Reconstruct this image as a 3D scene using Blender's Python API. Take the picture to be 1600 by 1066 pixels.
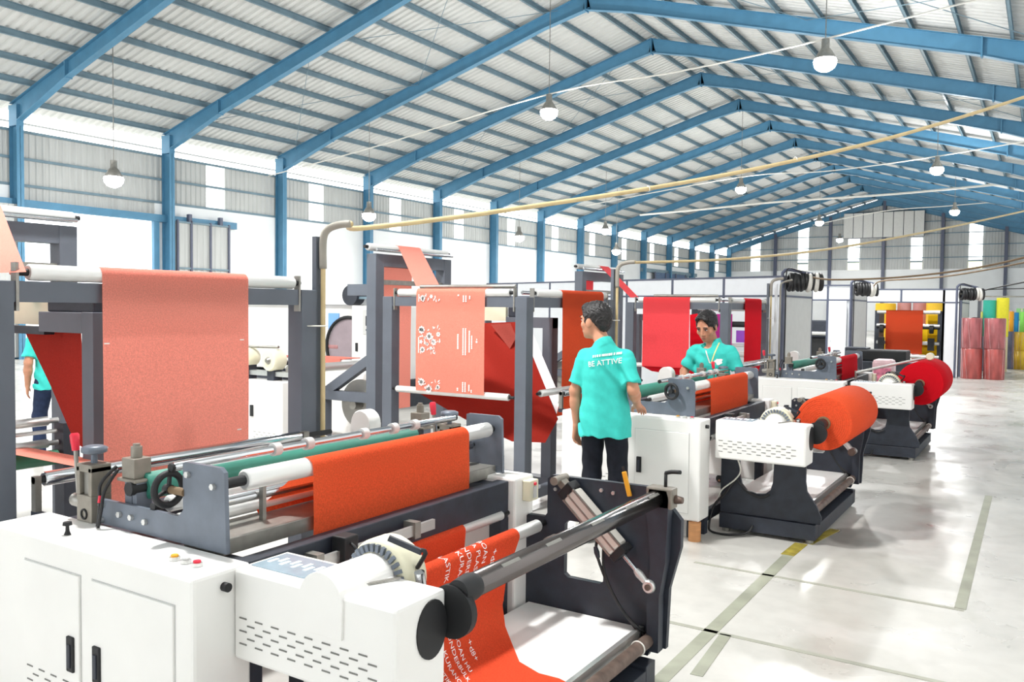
import bpy, bmesh, math, random
import numpy as np
from mathutils import Vector, Matrix

random.seed(7)
for _o in list(bpy.data.objects):
    bpy.data.objects.remove(_o)
SC = bpy.context.scene
COL = SC.collection
PI = math.pi

# ------------------------------------------------------------------ camera
F_PX, CXP, CYP = 1319.0, 800.0, 533.0
CAM_H = 1.70
YAW, PITCH, ROLL = math.radians(32.364), math.radians(-2.324), math.radians(0.685)
RM = Matrix.Rotation(YAW, 3, 'Z') @ Matrix.Rotation(PI / 2 + PITCH, 3, 'X') @ Matrix.Rotation(ROLL, 3, 'Z')
camd = bpy.data.cameras.new('camera')
camd.sensor_width = 36.0
camd.lens = F_PX * 36.0 / 1600.0
camd.clip_start, camd.clip_end = 0.05, 400
cam = bpy.data.objects.new('camera', camd)
cam.matrix_world = Matrix.Translation((0, 0, CAM_H)) @ RM.to_4x4()
COL.objects.link(cam)
SC.camera = cam

# ------------------------------------------------------------------ world, exposure
SC.view_settings.view_transform = 'Standard'
SC.view_settings.look = 'None'
SC.view_settings.gamma = 1.0
SC.view_settings.use_curve_mapping = False
SC.view_settings.exposure = -0.5
W = bpy.data.worlds.new('sky')
SC.world = W
W.use_nodes = True
_bg = W.node_tree.nodes['Background']
_bg.inputs[0].default_value = (0.93, 0.97, 1.0, 1)
SKY = 6.0
_bg.inputs[1].default_value = SKY
LAMP_W = 1500.0


# ------------------------------------------------------------------ pixel helpers (a pixel is a direction; the plane it meets gives the place)
def _dir(px, py):
    return RM @ Vector((px - CXP, -(py - CYP), -F_PX))


def PZ(px, py, z):
    v = _dir(px, py)
    return Vector((0, 0, CAM_H)) + v * ((z - CAM_H) / v.z)


def PX(px, py, x):
    v = _dir(px, py)
    return Vector((0, 0, CAM_H)) + v * (x / v.x)


def PY(px, py, y):
    v = _dir(px, py)
    return Vector((0, 0, CAM_H)) + v * (y / v.y)


def PD(px, py, depth):
    v = _dir(px, py)
    return Vector((0, 0, CAM_H)) + v * (depth / F_PX)


# ------------------------------------------------------------------ materials
def lin(c):
    return tuple(((v / 255.0) / 12.92 if v / 255.0 <= 0.04045 else ((v / 255.0 + 0.055) / 1.055) ** 2.4) for v in c) + (1.0,)


MATS = {}


def mat(name, rgb, rough=0.5, metal=0.0, var=0.08, scale=6.0, bump=0.0, bscale=60.0, spec=0.5, trans=0.0, emit=None, aniso=None, coat=0.0):
    if name in MATS:
        return MATS[name]
    m = bpy.data.materials.new(name)
    m.use_nodes = True
    nt = m.node_tree
    N, L = nt.nodes, nt.links
    b = N['Principled BSDF']
    out = N['Material Output']
    tc = N.new('ShaderNodeTexCoord')
    nz = N.new('ShaderNodeTexNoise')
    nz.inputs['Scale'].default_value = scale
    nz.inputs['Detail'].default_value = 5
    if aniso:
        mp = N.new('ShaderNodeMapping')
        mp.inputs['Scale'].default_value = aniso
        L.new(tc.outputs['Object'], mp.inputs['Vector'])
        L.new(mp.outputs[0], nz.inputs['Vector'])
    else:
        L.new(tc.outputs['Object'], nz.inputs['Vector'])
    cr = N.new('ShaderNodeValToRGB')
    c = lin(rgb)
    lo = tuple(max(0, v * (1 - var)) for v in c[:3]) + (1,)
    hi = tuple(min(1, v * (1 + var)) for v in c[:3]) + (1,)
    cr.color_ramp.elements[0].position = 0.3
    cr.color_ramp.elements[1].position = 0.7
    cr.color_ramp.elements[0].color = lo
    cr.color_ramp.elements[1].color = hi
    L.new(nz.outputs['Fac'], cr.inputs[0])
    L.new(cr.outputs[0], b.inputs['Base Color'])
    b.inputs['Roughness'].default_value = rough
    b.inputs['Metallic'].default_value = metal
    b.inputs['Specular IOR Level'].default_value = spec
    if coat:
        b.inputs['Coat Weight'].default_value = coat
        b.inputs['Coat Roughness'].default_value = 0.1
    if bump:
        n2 = N.new('ShaderNodeTexNoise')
        n2.inputs['Scale'].default_value = bscale
        n2.inputs['Detail'].default_value = 3
        L.new(tc.outputs['Object'], n2.inputs['Vector'])
        bp = N.new('ShaderNodeBump')
        bp.inputs['Strength'].default_value = bump
        bp.inputs['Distance'].default_value = 0.01
        L.new(n2.outputs['Fac'], bp.inputs['Height'])
        L.new(bp.outputs[0], b.inputs['Normal'])
    if trans:
        tr = N.new('ShaderNodeBsdfTranslucent')
        L.new(cr.outputs[0], tr.inputs['Color'])
        mx = N.new('ShaderNodeMixShader')
        mx.inputs[0].default_value = trans
        L.new(b.outputs[0], mx.inputs[1])
        L.new(tr.outputs[0], mx.inputs[2])
        L.new(mx.outputs[0], out.inputs['Surface'])
    if emit:
        b.inputs['Emission Color'].default_value = lin(rgb)
        b.inputs['Emission Strength'].default_value = emit
    MATS[name] = m
    return m


M_WHITE = mat('white_enamel', (235, 234, 231), 0.38, var=0.03, scale=3)
M_CREAM = mat('cream_plastic', (226, 222, 196), 0.45, var=0.04)
M_GREY = mat('grey_frame_paint', (92, 98, 108), 0.5, var=0.10, scale=4)
M_PLATE = mat('steel_side_plate', (104, 112, 124), 0.42, metal=0.15, var=0.14, scale=9)
M_BLACK = mat('black_steel_paint', (40, 45, 56), 0.5, var=0.22, scale=14, bump=0.05)
M_DARK = mat('black_rubber', (22, 23, 26), 0.6, var=0.15)
M_CHROME = mat('polished_chrome', (205, 208, 212), 0.16, metal=1.0, var=0.03)
M_ALU = mat('brushed_aluminium', (206, 206, 204), 0.34, metal=0.75, var=0.06, scale=30, aniso=(1, 0.05, 1))
M_ROLL = mat('white_idler_roller', (226, 226, 224), 0.28, metal=0.25, var=0.04, aniso=(1, 0.1, 1))
M_STEEL = mat('dull_steel', (150, 148, 142), 0.42, metal=0.7, var=0.14, scale=18)
M_SHAFT = mat('worn_shaft_steel', (108, 103, 102), 0.2, metal=0.95, var=0.2, scale=10, aniso=(1, 0.15, 1))
M_RUST = mat('rusty_bar', (104, 88, 80), 0.55, metal=0.4, var=0.4, scale=16)
M_TAUPE = mat('taupe_cast_metal', (136, 130, 120), 0.45, metal=0.3, var=0.12, scale=22)
M_GREEN = mat('green_rubber_roller', (62, 140, 122), 0.5, var=0.14, scale=8, aniso=(1, 0.3, 1))
M_REDP = mat('red_plastic', (222, 36, 62), 0.4, var=0.05)
M_YELP = mat('yellow_plastic', (236, 168, 40), 0.4, var=0.06)
M_BLUE = mat('blue_roof_steel', (78, 132, 164), 0.5, var=0.08, scale=3)
M_PURLIN = mat('galvanised_purlin', (112, 136, 148), 0.5, var=0.10, scale=3)
M_SHEET = mat('aluminium_roof_sheet', (200, 201, 199), 0.62, metal=0.0, var=0.05, scale=1.2, aniso=(0.4, 2, 1))
M_WSHEET = mat('aluminium_wall_sheet', (190, 192, 190), 0.6, metal=0.0, var=0.07, scale=1.5, aniso=(1, 3, 0.3))
M_BLOCK = mat('white_painted_wall', (238, 240, 240), 0.8, var=0.03, scale=1.0)
M_PANEL = mat('white_partition_panel', (236, 239, 243), 0.5, var=0.02)
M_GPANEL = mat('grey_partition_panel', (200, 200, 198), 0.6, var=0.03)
M_PFRAME = mat('partition_frame', (84, 90, 110), 0.5, var=0.08)
M_CONDUIT = mat('cream_conduit', (206, 184, 138), 0.5, var=0.08, scale=10)
M_GCOND = mat('grey_conduit', (150, 146, 136), 0.5, var=0.1)
M_CABLE = mat('black_cable', (30, 30, 32), 0.5, var=0.1)
M_WCABLE = mat('white_cable', (225, 222, 214), 0.5, var=0.05)
M_BROWNC = mat('brown_cable', (120, 98, 72), 0.6, var=0.1)
M_WOOD = mat('wood_block', (196, 140, 92), 0.6, var=0.15, scale=12, aniso=(1, 1, 8))
M_GLASSY = mat('touch_screen', (146, 164, 176), 0.15, var=0.12, scale=14)
M_SCREEN = mat('lit_screen', (245, 250, 255), 0.3, var=0.01, emit=1.2)
M_BLUEP = mat('blue_print', (120, 170, 232), 0.5, var=0.06)
M_TABLE = mat('white_table_sheet', (236, 236, 234), 0.35, var=0.04, scale=5)
M_TAPE = mat('faded_floor_tape', (150, 152, 136), 0.6, var=0.16, scale=5)
M_YTAPE = mat('yellow_floor_tape', (150, 136, 54), 0.6, var=0.4, scale=12)
M_JOINT = mat('floor_joint', (158, 158, 146), 0.7, var=0.14, scale=5)
M_PRINT = mat('white_fabric_print', (248, 240, 236), 0.8, var=0.02)


def fabric(name, rgb, trans=0.35):
    return mat(name, rgb, 0.85, var=0.13, scale=160.0, bump=0.25, bscale=240, spec=0.15, trans=trans)


F_ORANGE = fabric('orange_nonwoven', (240, 98, 58))
F_ORLOOSE = fabric('loose_orange_nonwoven', (232, 88, 54))
F_HAZEPRINT = fabric('haze_paled_printed_nonwoven', (242, 152, 132))  # printed orange cloth made paler, veiling haze mixed into the colour
F_HAZECORAL = fabric('haze_paled_nonwoven', (240, 148, 132))  # veiling haze is put into this colour, paler than the orange cloth
F_RED = fabric('red_nonwoven', (226, 22, 40))
F_PINKRED = fabric('pink_red_nonwoven', (244, 78, 84))
F_MAGENTA = fabric('magenta_nonwoven', (206, 62, 160))
F_BRICK = fabric('brick_orange_nonwoven', (212, 80, 46))
F_YELLOW = fabric('yellow_nonwoven', (240, 196, 30), 0.1)


# ------------------------------------------------------------------ mesh builder
class MB:
    def __init__(s):
        s.v, s.f = [], []
        s.sm = []

    def _add(s, vs, fs, smooth=False):
        o = len(s.v)
        s.v += [tuple(p) for p in vs]
        s.f += [tuple(i + o for i in f) for f in fs]
        s.sm += [smooth] * len(fs)
        return s

    def box(s, x0, x1, y0, y1, z0, z1):
        vs = [(x, y, z) for z in (z0, z1) for y in (y0, y1) for x in (x0, x1)]
        return s._add(vs, [(0, 2, 3, 1), (4, 5, 7, 6), (0, 1, 5, 4), (2, 6, 7, 3), (0, 4, 6, 2), (1, 3, 7, 5)])

    def bar(s, a, b, w, h, up=(0, 0, 1)):
        a, b = Vector(a), Vector(b)
        d = (b - a).normalized()
        u = Vector(up)
        sx = d.cross(u)
        if sx.length < 1e-4:
            sx = d.cross(Vector((1, 0, 0)))
        sx.normalize()
        sz = sx.cross(d).normalized()
        vs = []
        for p in (a, b):
            for i, j in ((-1, -1), (1, -1), (1, 1), (-1, 1)):
                vs.append(p + sx * (i * w / 2) + sz * (j * h / 2))
        return s._add(vs, [(0, 3, 2, 1), (4, 5, 6, 7), (0, 1, 5, 4), (1, 2, 6, 5), (2, 3, 7, 6), (3, 0, 4, 7)])

    def tube(s, a, b, r, n=16, r2=None):
        return s.lathe(a, b, [(0, r), (1, r if r2 is None else r2)], n)

    def lathe(s, a, b, prof, n=20, caps=True):
        """prof: list of (t along a->b, radius)"""
        a, b = Vector(a), Vector(b)
        d = (b - a)
        L = d.length
        d = d / L
        u = d.cross(Vector((0, 0, 1)))
        if u.length < 1e-4:
            u = Vector((1, 0, 0))
        u.normalize()
        w = d.cross(u)
        vs, fs = [], []
        for t, r in prof:
            c = a + d * (t * L)
            for k in range(n):
                an = 2 * PI * k / n
                vs.append(c + (u * math.cos(an) + w * math.sin(an)) * r)
        for i in range(len(prof) - 1):
            for k in range(n):
                k2 = (k + 1) % n
                fs.append((i * n + k, i * n + k2, (i + 1) * n + k2, (i + 1) * n + k))
        s._add(vs, fs, True)
        if caps:
            m = len(prof) - 1
            o = len(s.v) - len(vs)
            c0 = [s.v[o + k] for k in range(n)]
            c1 = [s.v[o + m * n + k] for k in range(n)]
            s._add(c0, [tuple(range(n - 1, -1, -1))])
            s._add(c1, [tuple(range(n))])
        return s

    def path(s, pts, r, n=8, smooth=6, closed=False):
        pts = [Vector(p) for p in pts]
        if smooth and len(pts) > 2:
            q = []
            m = len(pts)
            for i in range(m if closed else m - 1):
                if closed:
                    p0, p1, p2, p3 = pts[(i - 1) % m], pts[i], pts[(i + 1) % m], pts[(i + 2) % m]
                else:
                    p0, p1, p2, p3 = pts[max(i - 1, 0)], pts[i], pts[i + 1], pts[min(i + 2, m - 1)]
                for k in range(smooth):
                    t = k / smooth
                    q.append(0.5 * ((2 * p1) + (p2 - p0) * t + (2 * p0 - 5 * p1 + 4 * p2 - p3) * t * t + (3 * p1 - p0 - 3 * p2 + p3) * t ** 3))
            if not closed:
                q.append(pts[-1])
            pts = q
        m = len(pts)
        vs, fs = [], []
        ref = Vector((0, 0, 1))
        prev = None
        for i, p in enumerate(pts):
            if closed:
                d = pts[(i + 1) % m] - pts[(i - 1) % m]
            else:
                d = pts[min(i + 1, m - 1)] - pts[max(i - 1, 0)]
            d.normalize()
            if prev is None:
                u = d.cross(ref)
                if u.length < 1e-3:
                    u = d.cross(Vector((1, 0, 0)))
            else:
                u = prev - d * prev.dot(d)
            u.normalize()
            prev = u
            w = d.cross(u)
            for k in range(n):
                an = 2 * PI * k / n
                vs.append(p + (u * math.cos(an) + w * math.sin(an)) * r)
        rng = m if closed else m - 1
        for i in range(rng):
            j = (i + 1) % m
            for k in range(n):
                k2 = (k + 1) % n
                fs.append((i * n + k, i * n + k2, j * n + k2, j * n + k))
        if not closed:
            fs.append(tuple(range(n - 1, -1, -1)))
            fs.append(tuple((m - 1) * n + k for k in range(n)))
        return s._add(vs, fs, True)

    def torus(s, c, axis, R, r, n=28, m=8):
        axis = Vector(axis).normalized()
        u = axis.cross(Vector((0, 0, 1)))
        if u.length < 1e-3:
            u = Vector((1, 0, 0))
        u.normalize()
        w = axis.cross(u)
        return s.path([Vector(c) + (u * math.cos(2 * PI * k / n) + w * math.sin(2 * PI * k / n)) * R for k in range(n)], r, m, 0, True)

    def plate(s, outer, holes, y0, y1, axis='y'):
        """outline in (x,z) (axis y) or (y,z) (axis x), with holes, given thickness"""
        bm = bmesh.new()
        loops = [outer] + list(holes)
        edges = []
        for lp in loops:
            vv = [bm.verts.new((p[0], 0, p[1])) for p in lp]
            for i in range(len(vv)):
                edges.append(bm.edges.new((vv[i], vv[(i + 1) % len(vv)])))
        bmesh.ops.triangle_fill(bm, use_beauty=True, use_dissolve=False, edges=edges)
        bm.verts.index_update()
        V = [v.co.copy() for v in bm.verts]
        Fc = [tuple(v.index for v in f.verts) for f in bm.faces]
        bm.free()
        n = len(V)

        def P(v, y):
            return (v.x, y, v.z) if axis == 'y' else (y, v.x, v.z)
        vs = [P(v, y0) for v in V] + [P(v, y1) for v in V]
        fs = [f for f in Fc] + [tuple(i + n for i in reversed(f)) for f in Fc]
        o = 0
        for lp in loops:
            k = len(lp)
            for i in range(k):
                a, b = o + i, o + (i + 1) % k
                fs.append((a, b, b + n, a + n))
            o += k
        return s._add(vs, fs)

    def grid(s, fn, nu, nv, smooth=True):
        vs = [fn(i / nu, j / nv) for j in range(nv + 1) for i in range(nu + 1)]
        fs = [(j * (nu + 1) + i, j * (nu + 1) + i + 1, (j + 1) * (nu + 1) + i + 1, (j + 1) * (nu + 1) + i) for j in range(nv) for i in range(nu)]
        return s._add(vs, fs, smooth)

    def build(s, name, m, parent=None, bevel=0.0, solid=0.0, base=None):
        me = bpy.data.meshes.new(name)
        off = Vector((0, 0, 0))
        if parent is not None:
            p = parent
            while p is not None:
                off += p.location
                p = p.parent
        elif base is not None:
            off = Vector(base)
        me.from_pydata([(v[0] - off.x, v[1] - off.y, v[2] - off.z) for v in s.v], [], s.f)
        me.polygons.foreach_set('use_smooth', s.sm)
        me.update()
        bm = bmesh.new()
        bm.from_mesh(me)
        bmesh.ops.recalc_face_normals(bm, faces=bm.faces)
        bm.to_mesh(me)
        bm.free()
        o = bpy.data.objects.new(name, me)
        COL.objects.link(o)
        if m is not None:
            me.materials.append(m)
        if parent is not None:
            o.parent = parent
        elif base is not None:
            o.location = off
        if bevel:
            bv = o.modifiers.new('bevel', 'BEVEL')
            bv.width = bevel
            bv.segments = 2
            bv.limit_method = 'ANGLE'
        if solid:
            sd = o.modifiers.new('solid', 'SOLIDIFY')
            sd.thickness = solid
        return o


def tag(o, label=None, cat=None, group=None, kind=None):
    if label:
        o['label'] = label
    if cat:
        o['category'] = cat
    if group:
        o['group'] = group
    if kind:
        o['kind'] = kind
    return o


def thing(name, label, cat, loc=(0, 0, 0), group=None, kind=None):
    o = bpy.data.objects.new(name, None)
    o.empty_display_size = 0.2
    COL.objects.link(o)
    o.location = Vector(loc)
    return tag(o, label, cat, group, kind)


def share(src, name, loc, parent=None):
    """a copy of a one-mesh part sharing its mesh data"""
    c = src.copy()
    c.name = name
    COL.objects.link(c)
    c.parent = parent
    c.location = Vector(loc)
    return c


# ================================================================== THE HALL
XL, XR, XRIDGE = -25.6, 1.4, -12.1
ZE, ZR = 7.40, 11.22            # top of rafter at eave and ridge
Y0, BAY = 28.1, 5.0
KMIN, KMAX = -7, 10
YF, YE = Y0 + BAY * KMIN, Y0 + BAY * KMAX


def zroof(x):
    return ZR - (ZR - ZE) * abs(x - XRIDGE) / (XR - XRIDGE)


def floor_material():
    m = bpy.data.materials.new('polished_concrete')
    m.use_nodes = True
    N, L = m.node_tree.nodes, m.node_tree.links
    b = N['Principled BSDF']
    tc = N.new('ShaderNodeTexCoord')

    def noise(scale, det=6, dist=0.0):
        n = N.new('ShaderNodeTexNoise')
        n.inputs['Scale'].default_value = scale
        n.inputs['Detail'].default_value = det
        n.inputs['Distortion'].default_value = dist
        L.new(tc.outputs['Object'], n.inputs['Vector'])
        return n

    def ramp(src, p0, c0, p1, c1):
        r = N.new('ShaderNodeValToRGB')
        r.color_ramp.elements[0].position, r.color_ramp.elements[0].color = p0, c0
        r.color_ramp.elements[1].position, r.color_ramp.elements[1].color = p1, c1
        L.new(src, r.inputs[0])
        return r

    def mul(a, bb):
        x = N.new('ShaderNodeMix')
        x.data_type = 'RGBA'
        x.blend_type = 'MULTIPLY'
        x.inputs[0].default_value = 1.0
        L.new(a, x.inputs[6])
        L.new(bb, x.inputs[7])
        return x.outputs[2]
    base = ramp(noise(0.55, 8, 0.4).outputs['Fac'], 0.3, lin((180, 178, 172)), 0.7, lin((205, 203, 198)))
    fine = ramp(noise(9, 6).outputs['Fac'], 0.25, (0.9, 0.9, 0.9, 1), 0.6, (1, 1, 1, 1))
    col = mul(base.outputs[0], fine.outputs[0])
    # old damp and oil stains with a shape of their own
    warp = noise(2.2, 4)
    for (cx, cy, sx, sy, depth, ramp0) in ((-0.98, 7.6, 0.42, 0.75, 0.70, 0.75), (-0.72, 8.9, 0.4, 1.0, 0.80, 0.8), (-1.12, 6.75, 0.36, 0.45, 0.62, 0.6),
                                           (-0.82, 5.55, 0.55, 0.85, 0.88, 0.9), (-0.8, 11.4, 0.42, 0.8, 0.75, 0.8), (-1.15, 11.2, 0.3, 0.5, 0.62, 0.7), (-0.75, 4.3, 0.4, 0.35, 0.88, 0.8)):
        mp = N.new('ShaderNodeMapping')
        mp.inputs['Location'].default_value = (-cx / sx, -cy / sy, 0)
        mp.inputs['Scale'].default_value = (1 / sx, 1 / sy, 0)
        L.new(tc.outputs['Object'], mp.inputs['Vector'])
        ln = N.new('ShaderNodeVectorMath')
        ln.operation = 'LENGTH'
        L.new(mp.outputs[0], ln.inputs[0])
        ad = N.new('ShaderNodeMath')
        ad.operation = 'MULTIPLY_ADD'
        L.new(warp.outputs['Fac'], ad.inputs[0])
        ad.inputs[1].default_value = 0.9
        L.new(ln.outputs['Value'], ad.inputs[2])
        hf = N.new('ShaderNodeMath')
        hf.operation = 'MULTIPLY'
        hf.inputs[1].default_value = 0.5
        L.new(ad.outputs[0], hf.inputs[0])
        r = ramp(hf.outputs[0], ramp0 / 2 + 0.20, (depth, depth, depth * 0.98, 1), ramp0 / 2 + 0.27, (1, 1, 1, 1))
        col = mul(col, r.outputs[0])
    L.new(col, b.inputs['Base Color'])
    rr = ramp(noise(1.6, 5, 0.6).outputs['Fac'], 0.3, (0.22, 0.22, 0.22, 1), 0.75, (0.5, 0.5, 0.5, 1))
    L.new(rr.outputs[0], b.inputs['Roughness'])
    b.inputs['Specular IOR Level'].default_value = 0.5
    bp = N.new('ShaderNodeBump')
    bp.inputs['Strength'].default_value = 0.06
    L.new(noise(18, 4).outputs['Fac'], bp.inputs['Height'])
    L.new(bp.outputs[0], b.inputs['Normal'])
    return m


floor = tag(MB().box(XL - 0.3, XR + 0.3, YF - 0.3, YE + 0.3, -0.2, 0.0).build('floor', floor_material()), kind='structure')
# slab joints and worn tape lines lying on the floor
def strip_on_floor(name, a, b, w, m, h=0.002):
    a, b = Vector((a[0], a[1], h / 2)), Vector((b[0], b[1], h / 2))
    return MB().bar(a, b, w, h).build(name, m, floor)


for yj in (5.40, 4.28):
    strip_on_floor('slab_joint', (-1.95, yj), (-0.35 if yj > 5 else XR, yj), 0.035, M_JOINT)
strip_on_floor('floor_tape', PZ(1020, 1075, 0), PZ(1232, 868, 0), 0.075, M_TAPE)
strip_on_floor('floor_tape', PZ(1088, 1056, 0), PZ(1134, 992, 0), 0.06, M_TAPE)
strip_on_floor('floor_tape', PZ(1500, 952, 0), PZ(1545, 775, 0), 0.06, M_TAPE)
strip_on_floor('floor_tape', PZ(1230, 868, 0), PZ(1252, 850, 0), 0.09, M_YTAPE, 0.003)
strip_on_floor('floor_tape', PZ(1262, 850, 0), PZ(1305, 828, 0), 0.07, M_YTAPE, 0.003)

# ground outside, seen only through the open doors and eaves
MB().box(-80, XL - 0.31, -40, 120, -0.3, -0.02).build('ground', mat('pale_yard', (205, 200, 190), 0.9, var=0.05)).__setitem__('kind', 'structure')


def corrugated(u0, u1, step, amp, fn):
    """trapezoid ribs along u; fn(u, h, end) -> point; end 0/1"""
    us = []
    u = u0
    while u < u1 - 1e-6:
        for du, h in ((0.0, 0.0), (0.42, 0.0), (0.55, amp), (0.87, amp)):
            if u + du * step < u1:
                us.append((u + du * step, h))
        u += step
    us.append((u1, 0.0))
    mb = MB()
    vs, fs = [], []
    for uu, h in us:
        vs += [fn(uu, h, 0), fn(uu, h, 1)]
    for i in range(len(us) - 1):
        fs.append((2 * i, 2 * i + 2, 2 * i + 3, 2 * i + 1))
    mb._add(vs, fs)
    return mb


# ---- roof: ceiling > roof_sheet, purlin, ridge cap, tie rods
ceiling = thing('ceiling', None, None, (0, 0, 0), kind='structure')
SL = (XR - XRIDGE)
for side in (-1, 1):
    xe = XL - 0.7 if side < 0 else XR + 0.7
    proto = None
    for k in range(KMIN, KMAX):
        ya = Y0 + BAY * k
        if proto is None:
            proto = corrugated(0, BAY, 0.25, 0.05, lambda u, h, e: (XRIDGE if e == 0 else xe, u, zroof(XRIDGE if e == 0 else xe) + 0.17 + h)).build('roof_sheet', M_SHEET, ceiling)
            proto.location = (0, ya, 0)
        else:
            share(proto, 'roof_sheet', (0, ya, 0), ceiling)
    pp = None
    for i in range(13):
        x = XRIDGE + side * (0.35 + 1.085 * i)
        z = zroof(x)
        if pp is None:
            pp = MB()
            pp.box(-0.035, 0.035, YF, YE, 0, 0.012).box(-0.035, -0.02, YF, YE, 0, 0.17).box(-0.035, 0.035, YF, YE, 0.158, 0.17)
            pp = pp.build('purlin', M_PURLIN, ceiling)
            pp.location = (x, 0, z)
        else:
            share(pp, 'purlin', (x, 0, z), ceiling)
# sag rods and cross bracing under the sheets
for k in (-2, 0, 3, 6):
    for side in (-1, 1):
        for (xa, xb) in ((1.0, 6.5), (6.5, 12.5)):
            for fl in (0, 1):
                a = (XRIDGE + side * xa, Y0 + BAY * (k + fl), zroof(XRIDGE + side * xa) - 0.06)
                b = (XRIDGE + side * xb, Y0 + BAY * (k + 1 - fl), zroof(XRIDGE + side * xb) - 0.06)
                MB().tube(a, b, 0.01, 6).build('bracing_rod', M_PURLIN, ceiling)

# ---- portal frames
ORD = ['at the far end wall', 'second from the far end wall', 'third from the far end wall', 'fourth from the far end wall', 'fifth from the far end wall', 'sixth from the far end wall',
       'seventh from the far end wall', 'eighth from the far end wall', 'ninth from the far end wall', 'tenth from the far end wall', 'eleventh from the far end wall',
       'on the near side of the sliding wall door', 'left of the sunlit wall doorway', 'left of the doorway frame, nearest to the camera']


def i_section(a, b, d0, d1, w=0.2, t=0.014, flip=(0, 1, 0)):
    """tapered I-beam from a to b along its top flange; depth grows to d0 / d1, web hangs down"""
    mb = MB()
    a, b = Vector(a), Vector(b)
    d = (b - a).normalized()
    side = Vector(flip)
    dn = d.cross(side).normalized()
    if dn.z > 0 or (abs(dn.z) < 1e-6 and dn.x < 0):
        dn = -dn

    def slab(p0, p1, q0, q1, wd):
        vs = [p0 - side * wd / 2, p0 + side * wd / 2, q0 + side * wd / 2, q0 - side * wd / 2, p1 - side * wd / 2, p1 + side * wd / 2, q1 + side * wd / 2, q1 - side * wd / 2]
        mb._add(vs, [(0, 1, 2, 3), (7, 6, 5, 4), (0, 4, 5, 1), (1, 5, 6, 2), (2, 6, 7, 3), (3, 7, 4, 0)])
    slab(a, b, a + dn * t, b + dn * t, w)
    slab(a + dn * (d0 - t), b + dn * (d1 - t), a + dn * d0, b + dn * d1, w)
    slab(a, b, a + dn * d0, b + dn * d1, 0.012)
    return mb


for n, k in enumerate(range(KMAX, -4, -1)):
    y = Y0 + BAY * k
    if k == KMAX:
        y -= 0.25
    fr = thing('portal_frame', 'blue steel portal frame with sloping rafters, ' + ORD[n], 'roof frame', (XL, y, 0), group='portal frames of the hall')
    for side in (-1, 1):
        xw = XL + 0.02 if side < 0 else XR - 0.02
        xm = xw - side * 2.9
        xq = xw - side * 0.1
        i_section((xw - side * 0.02, y, zroof(xw)), (xm, y, zroof(xm)), 0.62, 0.42).build('haunch', M_BLUE, fr)
        i_section((xm, y, zroof(xm)), (XRIDGE + side * 1.6, y, zroof(XRIDGE + side * 1.6)), 0.42, 0.40).build('rafter', M_BLUE, fr)
        i_section((XRIDGE + side * 1.6, y, zroof(XRIDGE + side * 1.6)), (XRIDGE, y, zroof(XRIDGE)), 0.40, 0.50).build('apex_haunch', M_BLUE, fr)
        # splice plates
        MB().box(xm - 0.02, xm + 0.02, y - 0.11, y + 0.11, zroof(xm) - 0.47, zroof(xm) + 0.0).build('splice_plate', M_BLUE, fr)
        # column, I-section with the web across the hall
        c = MB()
        d = 0.42
        x0, x1 = (xw, xw - side * d)
        c.box(min(x0, x0 - side * 0.014), max(x0, x0 - side * 0.014), y - 0.1, y + 0.1, 0, zroof(xw) - 0.05)
        c.box(min(x1, x1 + side * 0.014), max(x1, x1 + side * 0.014), y - 0.1, y + 0.1, 0, zroof(xw) - 0.40)
        c.box(min(x0, x1), max(x0, x1), y - 0.006, y + 0.006, 0, zroof(xw) - 0.08)
        c.build('column', M_BLUE, fr)
        MB().box(min(x0, x1) - 0.004, max(x0, x1) + 0.004, y - 0.102, y + 0.102, zroof(xw) - 0.66, zroof(xw) - 0.06).build('knee_block', M_BLUE, fr)
    MB().box(XRIDGE - 0.015, XRIDGE + 0.015, y - 0.12, y + 0.12, ZR - 0.56, ZR).build('splice_plate', M_BLUE, fr)

# ---- side walls
ZB, ZG, ZT = 5.08, 5.88, 6.70
WIN = 0


def side_wall(name, x, sgn):
    """sgn: +1 the wall's inside faces +x"""
    w = thing(name, None, None, (x, YF, 0), kind='structure')
    global WIN
    xo = x - sgn * 0.18
    a, b = min(x, xo), max(x, xo)
    if sgn > 0:
        yd0, yd1 = 13.15, 17.75
        MB().box(a, b, YF, yd0, 0, ZB).build('block_wall', M_BLOCK, w)
        MB().box(a, b, yd1, YE, 0, ZB).build('block_wall', M_BLOCK, w)
        MB().box(a, b, yd0, yd1, 4.45, 4.62).build('block_wall', M_BLOCK, w)
    else:
        MB().box(a, b, YF, YE, 0, ZB).build('block_wall', M_BLOCK, w)
    for k in range(KMIN, KMAX):
        ya = Y0 + BAY * k
        zb = ZB
        door = sgn > 0 and k == -3
        if door:
            zb = 4.62
        segs = [(ya, ya + BAY)] if door else [(ya, ya + 1.75), (ya + 2.55, ya + BAY)]
        for (s0, s1) in segs:
            corrugated(s0, s1, 0.2, 0.03, lambda u, h, e: (x - sgn * (0.06 - h), u, zb if e == 0 else ZT)).build('wall_sheet', M_WSHEET, w)
        if not door:
            WIN += 1
            wn = MB().box(x - sgn * 0.05 - 0.004, x - sgn * 0.05 + 0.004, ya + 1.75, ya + 2.55, ZB, ZT).build('window_%d' % WIN, M_TRANSL)
            tag(wn, kind='structure')
    for z in (ZB + 0.02, ZG, ZT - 0.03):
        MB().box(min(x + sgn * 0.02, x - sgn * 0.02), max(x + sgn * 0.02, x - sgn * 0.02), YF, YE, z - 0.04, z + 0.04).build('girt', M_PURLIN, w)
    # thin rail in the open gap under the eaves
    MB().box(min(x, x - sgn * 0.5) - 0.02, min(x, x - sgn * 0.5) + 0.02, YF, YE, ZT + 0.28, ZT + 0.33).build('eaves_rail', M_WSHEET, w)
    return w


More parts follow.
